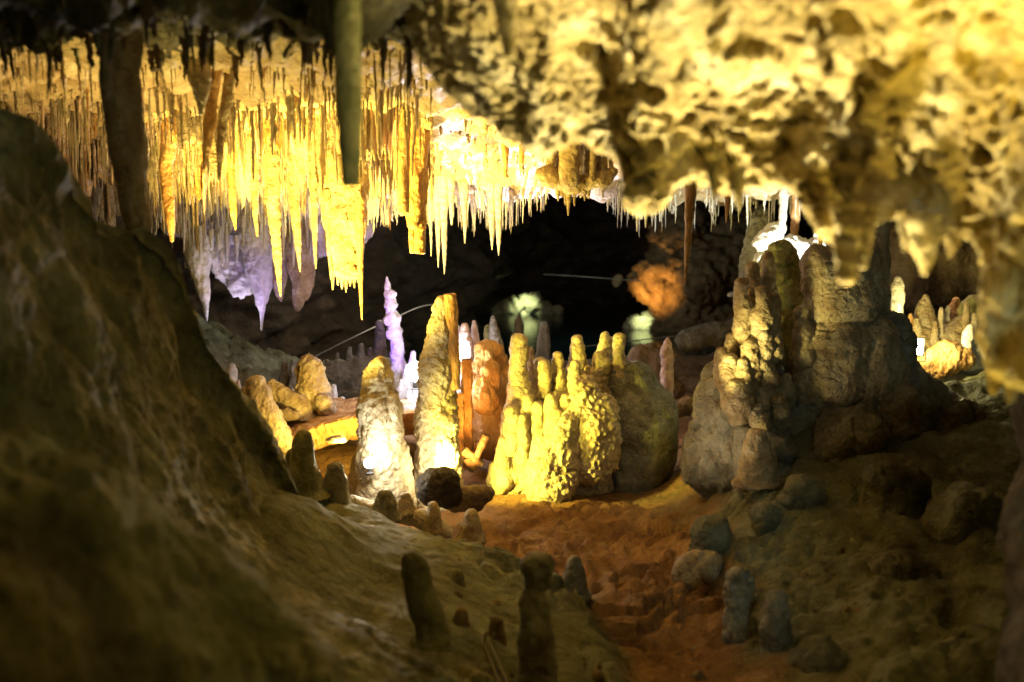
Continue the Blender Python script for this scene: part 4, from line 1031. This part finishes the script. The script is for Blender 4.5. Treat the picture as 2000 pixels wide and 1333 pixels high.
# teeth of the near ceiling
for pts, lb in (([(1655, 430, 30), (1655, 490, 24), (1655, 538, 20)], 'square blunt tooth of the near porous ceiling'), ([(1690, 430, 18), (1688, 490, 13), (1686, 520, 7)], 'narrow tooth right of the square blunt one'),
                ([(1805, 450, 38), (1808, 500, 24), (1806, 530, 10)], 'broad pointed tooth in the middle of the near ceiling edge'), ([(1768, 440, 14), (1768, 470, 8), (1766, 490, 3)], 'tiny tooth left of the broad pointed one'),
                ([(1862, 450, 18), (1858, 480, 12), (1855, 500, 5)], 'small tooth right of the broad pointed one'), ([(1950, 640, 30), (1946, 720, 20), (1940, 762, 10)], 'yellow tooth, shorter of two hanging at the right edge'),
                ([(1985, 640, 32), (1980, 730, 18), (1975, 778, 9)], 'yellow tooth, longer of two hanging at the right edge'), ([(1395, 350, 12), (1396, 375, 8), (1396, 390, 4)], 'tiny blurred tooth above the pool'),
                ([(1440, 360, 14), (1442, 385, 9), (1443, 402, 5)], 'small blurred tooth beside the tiny one above the pool')):
    stalactite(lb, pts, 1.93, 'near', 'rock', 0.35, 'teeth of the near ceiling', wob=0.2)

# hanging platform
hp = empty('hanging_platform', P(1120, 260, 5.4), 'yellow hanging stone platform held by short columns', 'hanging platform')
blob('plate', [((1072, 348, 16), (1115, 360, 15)), ((1115, 360, 15), (1175, 352, 14)), ((1055, 340, 10), (1075, 340, 14)), ((1110, 350, 14, .2), (1160, 345, 12), .2), ((1175, 352, 14), (1195, 335, 10))], 5.4, M['stone'], ['rock'], 0.8, 0.03, 0.008, hp)
for (x, r, sq, dd) in ((1112, 19, .3, -.05), (1092, 8, .6, .05), (1075, 9, .3, .0), (1146, 7, .4, .05), (1157, 6, .4, -.05), (1167, 6, .3, .05), (1180, 6, .4, 0), (1193, 5, .3, .05), (1135, 5, .3, .1)):
    body('column', [(x, 200, r, dd), (x + 1, 280, r, dd), (x, 350, r * .95, dd)], 5.4, M['stone'], 'rock', 0.4, hp, square=sq)
for (x, y, r) in ((1110, 420, 7), (1090, 392, 4), (1122, 402, 4), (1142, 392, 3), (1104, 400, 4), (1150, 388, 3), (1098, 385, 5)):
    body('drip', [(x, 355, r * 1.8), (x, 380, r), (x, y, 1.2)], 5.4, M['stone'], 'rock', 0.3, hp, seg=12)

# far left ceiling: lavender rock with fringes
lf = empty('drapery_cluster', P(470, 420, 8.1), 'lavender and white hanging rock cluster far left with long cones', 'drapery')
blob('base', [((360, 420, 40), (420, 450, 30)), ((420, 440, 40), (520, 450, 40)), ((520, 440, 46), (640, 430, 40)), ((385, 500, 22), (400, 470, 30)), ((450, 500, 28), (480, 540, 20)), ((620, 470, 30), (690, 450, 30)), ((470, 560, 18), (440, 500, 30))], 8.2, M['white'], ['popcorn', 'rock'], 1.3, 0.06, 0.018, lf)
for (pts, mt) in (([(388, 500, 24), (394, 545, 14), (400, 590, 6), (404, 626, 1.2)], 'white'), ([(500, 440, 36), (505, 520, 24), (510, 570, 15), (511, 605, 5), (511, 645, 1.2)], 'white'), ([(520, 480, 18), (519, 540, 14), (515, 590, 6)], 'white'),
                  ([(580, 480, 26), (588, 540, 20), (584, 580, 12), (580, 604, 4)], 'stone'), ([(548, 500, 16), (546, 560, 9), (549, 588, 2)], 'stone'), ([(600, 500, 16), (600, 560, 10), (598, 585, 3)], 'stone'), ([(430, 440, 10), (433, 490, 6), (434, 520, 1.5)], 'white')):
    body('cone', [(pts[0][0], pts[0][1] - 40, pts[0][2])] + pts, 8.0, M[mt], 'flow', 0.9, lf)
for i in range(46):
    x = rnd.uniform(350, 700); y0 = 430 + rnd.uniform(-10, 40); L = rnd.uniform(25, 70); r = rnd.uniform(2, 4.5)
    body('needle', [(x, y0 - 10, r * 1.6), (x, y0 + L * .5, r), (x, y0 + L, 0.8)], 7.95 + rnd.uniform(-.25, .1), M['white'], 'plain', 0.4, lf, seg=8)

# ------------------------------------------------------------------ folded curtains among the stalactites
for i in range(22):
    px = rnd.uniform(60, 800); d = rnd.uniform(4.2, 6.5); wd = rnd.uniform(0.08, 0.22); L = rnd.uniform(0.12, 0.30)
    nu, nv = 34, 26
    u = np.linspace(0, 1, nu)[None, :]; v_ = np.linspace(0, 1, nv)[:, None]
    ph = rnd.uniform(0, 6); an = rnd.uniform(-.7, .7)
    lo = L * (0.55 + 0.45 * np.sin(u * 3 + ph) ** 2 + 0.18 * np.abs(np.sin(u * 17 + ph)) + 0.10 * np.sin(u * 31))
    fold = 0.018 * np.sin(u * 11 + ph + v_ * 1.5) + 0.01 * np.sin(u * 25 + ph)
    xx = (u - .5) * wd * (1 - .25 * v_) * math.cos(an) - fold * math.sin(an); yy = (u - .5) * wd * math.sin(an) + fold * math.cos(an)
    x0 = (px - 1000) / F * d
    z0 = float(ceil_z([x0], [d])[0]) + 0.05
    th = (0.011 * (1 - 0.6 * v_) * np.sin(np.pi * np.clip(u, 0.03, .97)) ** .4 * np.ones_like(u)) * (v_ < 1)
    mid_ = np.stack([x0 + xx, d + yy, z0 - v_ * (lo + 0.05)], -1)
    nrm = np.array([-math.sin(an), math.cos(an), 0])
    fr = (mid_ - nrm * th[..., None]).reshape(-1, 3); bk_ = (mid_ + nrm * th[..., None]).reshape(-1, 3)
    V = np.vstack([fr, bk_]); n_ = nu * nv
    g0 = grid_quads(nv, nu); Q = np.vstack([g0, g0[:, ::-1] + n_])
    e = [np.array([[r * nu, (r + 1) * nu, (r + 1) * nu + n_, r * nu + n_] for r in range(nv - 1)]), np.array([[(r + 1) * nu - 1 + n_, (r + 2) * nu - 1 + n_, (r + 2) * nu - 1, (r + 1) * nu - 1] for r in range(nv - 1)])]
    V = V + np.stack([0 * V[:, 0], 0.008 * fbm(V * np.array([1, 1, .4]), 16, 3), 0 * V[:, 0]], 1)
    tag(mesh_obj('curtain_stalactite', V, np.vstack([Q] + e), M[rnd.choice(['stone', 'stone', 'ochre', 'pale', 'pink'])], None, (x0, d, z0)), 'folded curtain of calcite hanging among the dense stalactites of the left ceiling', 'stalactite', 'folded curtains in the left field')

# ------------------------------------------------------------------ the dense hanging field
protos = []
for k in range(16):
    L = 1.0; r = 1.0
    n = 26
    t = np.linspace(0, 1, n)
    f = (1 - t) ** 0.55 * (0.75 + 0.25 * rnd.random()) + 0.75 * np.exp(-t * 9)
    if k % 4 == 3: f = np.where(t < 0.93, 0.55 + 0.25 * (1 - t) + 0.5 * np.exp(-t * 9), f * 2.2 + 0.05)
    wx = np.cumsum(nrg.normal(0, 0.22, n)); wy = np.cumsum(nrg.normal(0, 0.22, n))
    a = np.linspace(0, 2 * np.pi, 14, endpoint=False)
    rr = f[:, None] * (1 + 0.16 * np.sin(a[None] * 2 + k) + 0.12 * np.sin(a[None] * 3 + 2 * k + t[:, None] * 3)) * (1 + 0.10 * nrg.normal(size=(n, 1)))
    Vx = wx[:, None] * 0.5 + rr * np.cos(a); Vy = wy[:, None] * 0.5 + rr * np.sin(a); Vz = -t[:, None] + 0 * rr
    Vp = np.stack([Vx, Vy, Vz], -1).reshape(-1, 3)
    Vp = np.vstack([Vp, [[0, 0, 0]], [[wx[-1] * .5, wy[-1] * .5, -1.01]]])
    Qp = grid_quads(n, 14, wrap=True, flip=True)
    c = np.arange(14); c2 = (c + 1) % 14
    Qp = np.vstack([Qp, np.stack([(n - 1) * 14 + c2, (n - 1) * 14 + c, np.full(14, n * 14 + 1), np.full(14, n * 14 + 1)], 1)])
    protos.append((Vp, Qp))

cand = []


def add_c(px, d, L, r, mt, zone):
    x = (px - 1000) / F * d * 1.0
    cand.append((x, d, L, r, mt, zone))


for i in range(3900):                                     # main field on the left
    d = 3.4 + 3.45 * rnd.random() ** 0.7
    px = rnd.uniform(-80, 850)
    cl_ = float(fbm(np.array([[(px - 1000) / F * d, d, 0.0]]), 2.4, 2, off=14)[0])
    if rnd.random() > 0.62 + 1.3 * cl_: continue
    g = rnd.random() * (0.8 + 0.7 * cl_)
    L = 0.07 + 0.22 * g * g + (0.10 if rnd.random() < 0.12 else 0)
    r = 0.82 * (0.0045 + 0.013 * rnd.random() ** 2.6 + 0.018 * L * rnd.random()) * (0.62 if d < 4.3 else 1)
    if d < 4.3: L *= 0.75
    if px < 420: L *= 1.15
    cand.append(((px - 1000) / F * d, d, L, r, 'white' if d > 6.25 and rnd.random() < .6 else 'stone' if rnd.random() < 0.45 else ('pale' if rnd.random() < .72 else ('ochre' if rnd.random() < .4 else 'pink')), 0))
for i in range(620):                                      # fine white fringe on the lip
    px = rnd.uniform(340, 1070) if rnd.random() < 0.72 else rnd.uniform(1185, 1620)
    d = rnd.uniform(6.45, 7.05)
    cand.append(((px - 1000) / F * d, d, 0.06 + 0.20 * rnd.random() ** 1.8, 0.0045 + 0.006 * rnd.random(), 'white', 1))
for i in range(260):                                      # small ones on the pinkish rock
    px = rnd.uniform(840, 1250); d = rnd.uniform(5.0, 6.6)
    cand.append(((px - 1000) / F * d, d, 0.03 + 0.07 * rnd.random() ** 2, 0.006 + 0.010 * rnd.random(), 'pale', 2))
for i in range(240):                                      # dim drips of the near ceiling
    px = rnd.uniform(-60, 900); d = rnd.uniform(2.45, 3.5)
    L = 0.03 + 0.13 * rnd.random() ** 2
    cand.append(((px - 1000) / F * d, d, L, 0.005 + 0.012 * rnd.random() ** 1.5, 'brown' if rnd.random() < .6 else 'olive', 3))
cand = [c for c in cand if not (c[5] == 0 and c[1] < 4.2 and abs(c[0] / c[1] * F + 1000 - 420) < 40)]
zs = ceil_z(np.array([c[0] for c in cand]), np.array([c[1] for c in cand]))
order = sorted(range(len(cand)), key=lambda i: -(cand[i][2] * cand[i][3] / cand[i][1] ** 2) * (0.55 if cand[i][1] < 4.3 else 1))
NAMED = 240
LAB = {0: ('yellow stalactite crowded in the dense bright field on the left ceiling', 'stalactites of the dense left field'),
       1: ('thin white stalactite in the fringe along the ceiling lip', 'white fringe on the ceiling lip'),
       3: ('dim brown drip on the dark ceiling nearest the viewer', 'dim drips of the near dark ceiling'),
       2: ('short pale stalactite on the rough pinkish ceiling rock', 'short stalactites on the pinkish rock')}
meshes = {}


def proto_mesh(k, mt):
    if (k, mt) not in meshes:
        o = mesh_obj('stalactite', protos[k][0], protos[k][1], M[mt], None, (0, 0, 0))
        meshes[(k, mt)] = o.data
        return o
    o = bpy.data.objects.new('stalactite', meshes[(k, mt)]); C.objects.link(o)
    return o


rest = {}
for j, i in enumerate(order):
    x, y, L, r, mt, zone = cand[i]
    z = zs[i] + 0.025
    k = rnd.randrange(16); rot = rnd.uniform(0, 6.28); sy = rnd.uniform(0.7, 1.3)
    if j < NAMED:
        o = proto_mesh(k, mt)
        o.location = (x, y, z); o.scale = (r, r * sy, L); o.rotation_euler = (rnd.gauss(0, .02), rnd.gauss(0, .02), rot)
        tag(o, LAB[zone][0], 'stalactite', LAB[zone][1])
    else:
        Vp, Qp = protos[k]
        ca, sa = math.cos(rot), math.sin(rot)
        v = Vp * np.array([r, r * sy, L]); v = np.stack([v[:, 0] * ca - v[:, 1] * sa, v[:, 0] * sa + v[:, 1] * ca, v[:, 2]], 1) + np.array([x, y, z])
        rest.setdefault(mt, []).append((v, Qp))
for mt, lst in rest.items():
    v, q = join(lst)
    tag(mesh_obj('small_stalactites', v, q, M[mt], origin=(0, 0, 0)), {'stone': 'mass of small yellow stalactites covering the left ceiling', 'ochre': 'mass of small rusty stalactites mixed into the left ceiling field',
        'pink': 'mass of small rosy stalactites mixed into the left ceiling field', 'brown': 'mass of small dim drips on the near dark ceiling', 'olive': 'mass of small olive drips on the near dark ceiling', 'white': 'mass of small white stalactites fringing the ceiling lip', 'pale': 'mass of tiny pale stalactites on the ceiling rock'}[mt], 'stalactites', 'small stalactites on the ceiling', 'stuff')

# ------------------------------------------------------------------ loose stones on the earth
lst = []
for i in range(900):
    y = rnd.uniform(2.6, 8.0); x = rnd.uniform(-0.3, 1.7) * (y / 4.5)
    r = 0.004 + 0.018 * rnd.random() ** 4
    v, q = tube(np.array([[0, 0, -r], [0, 0, -r * .3], [0, 0, r * .3], [0, 0, r]]), np.array([.3, .95, .9, .3]) * r * rnd.uniform(.8, 1.5), 7, 4, tip=None, wob=0.35)
    lst.append((v + np.array([x, y, floor_z(x, y) + 0.006]), q))
v, q = join(lst)
tag(mesh_obj('gravel', v, q, M['brown'], origin=(0, 0, 0)), 'scattered gravel on the red earth', 'gravel', None, 'stuff')

# ------------------------------------------------------------------ damp air
if HAZE:
    v, q = box_mesh(0, 9.6, 1.95, 15.5, 24, 6.9)
    hz = bpy.data.materials.new('damp_air'); hz.use_nodes = True
    hn = hz.node_tree; hn.nodes.remove(hn.nodes['Principled BSDF'])
    vol = hn.nodes.new('ShaderNodeVolumePrincipled')
    vol.inputs['Density'].default_value = HAZE; vol.inputs['Color'].default_value = (0.8, 0.85, 0.85, 1)
    hn.links.new(vol.outputs[0], hn.nodes['Material Output'].inputs['Volume'])
    tag(mesh_obj('haze', v, q, hz, origin=(0, 0, 0)), 'damp air', 'haze', None, 'stuff')
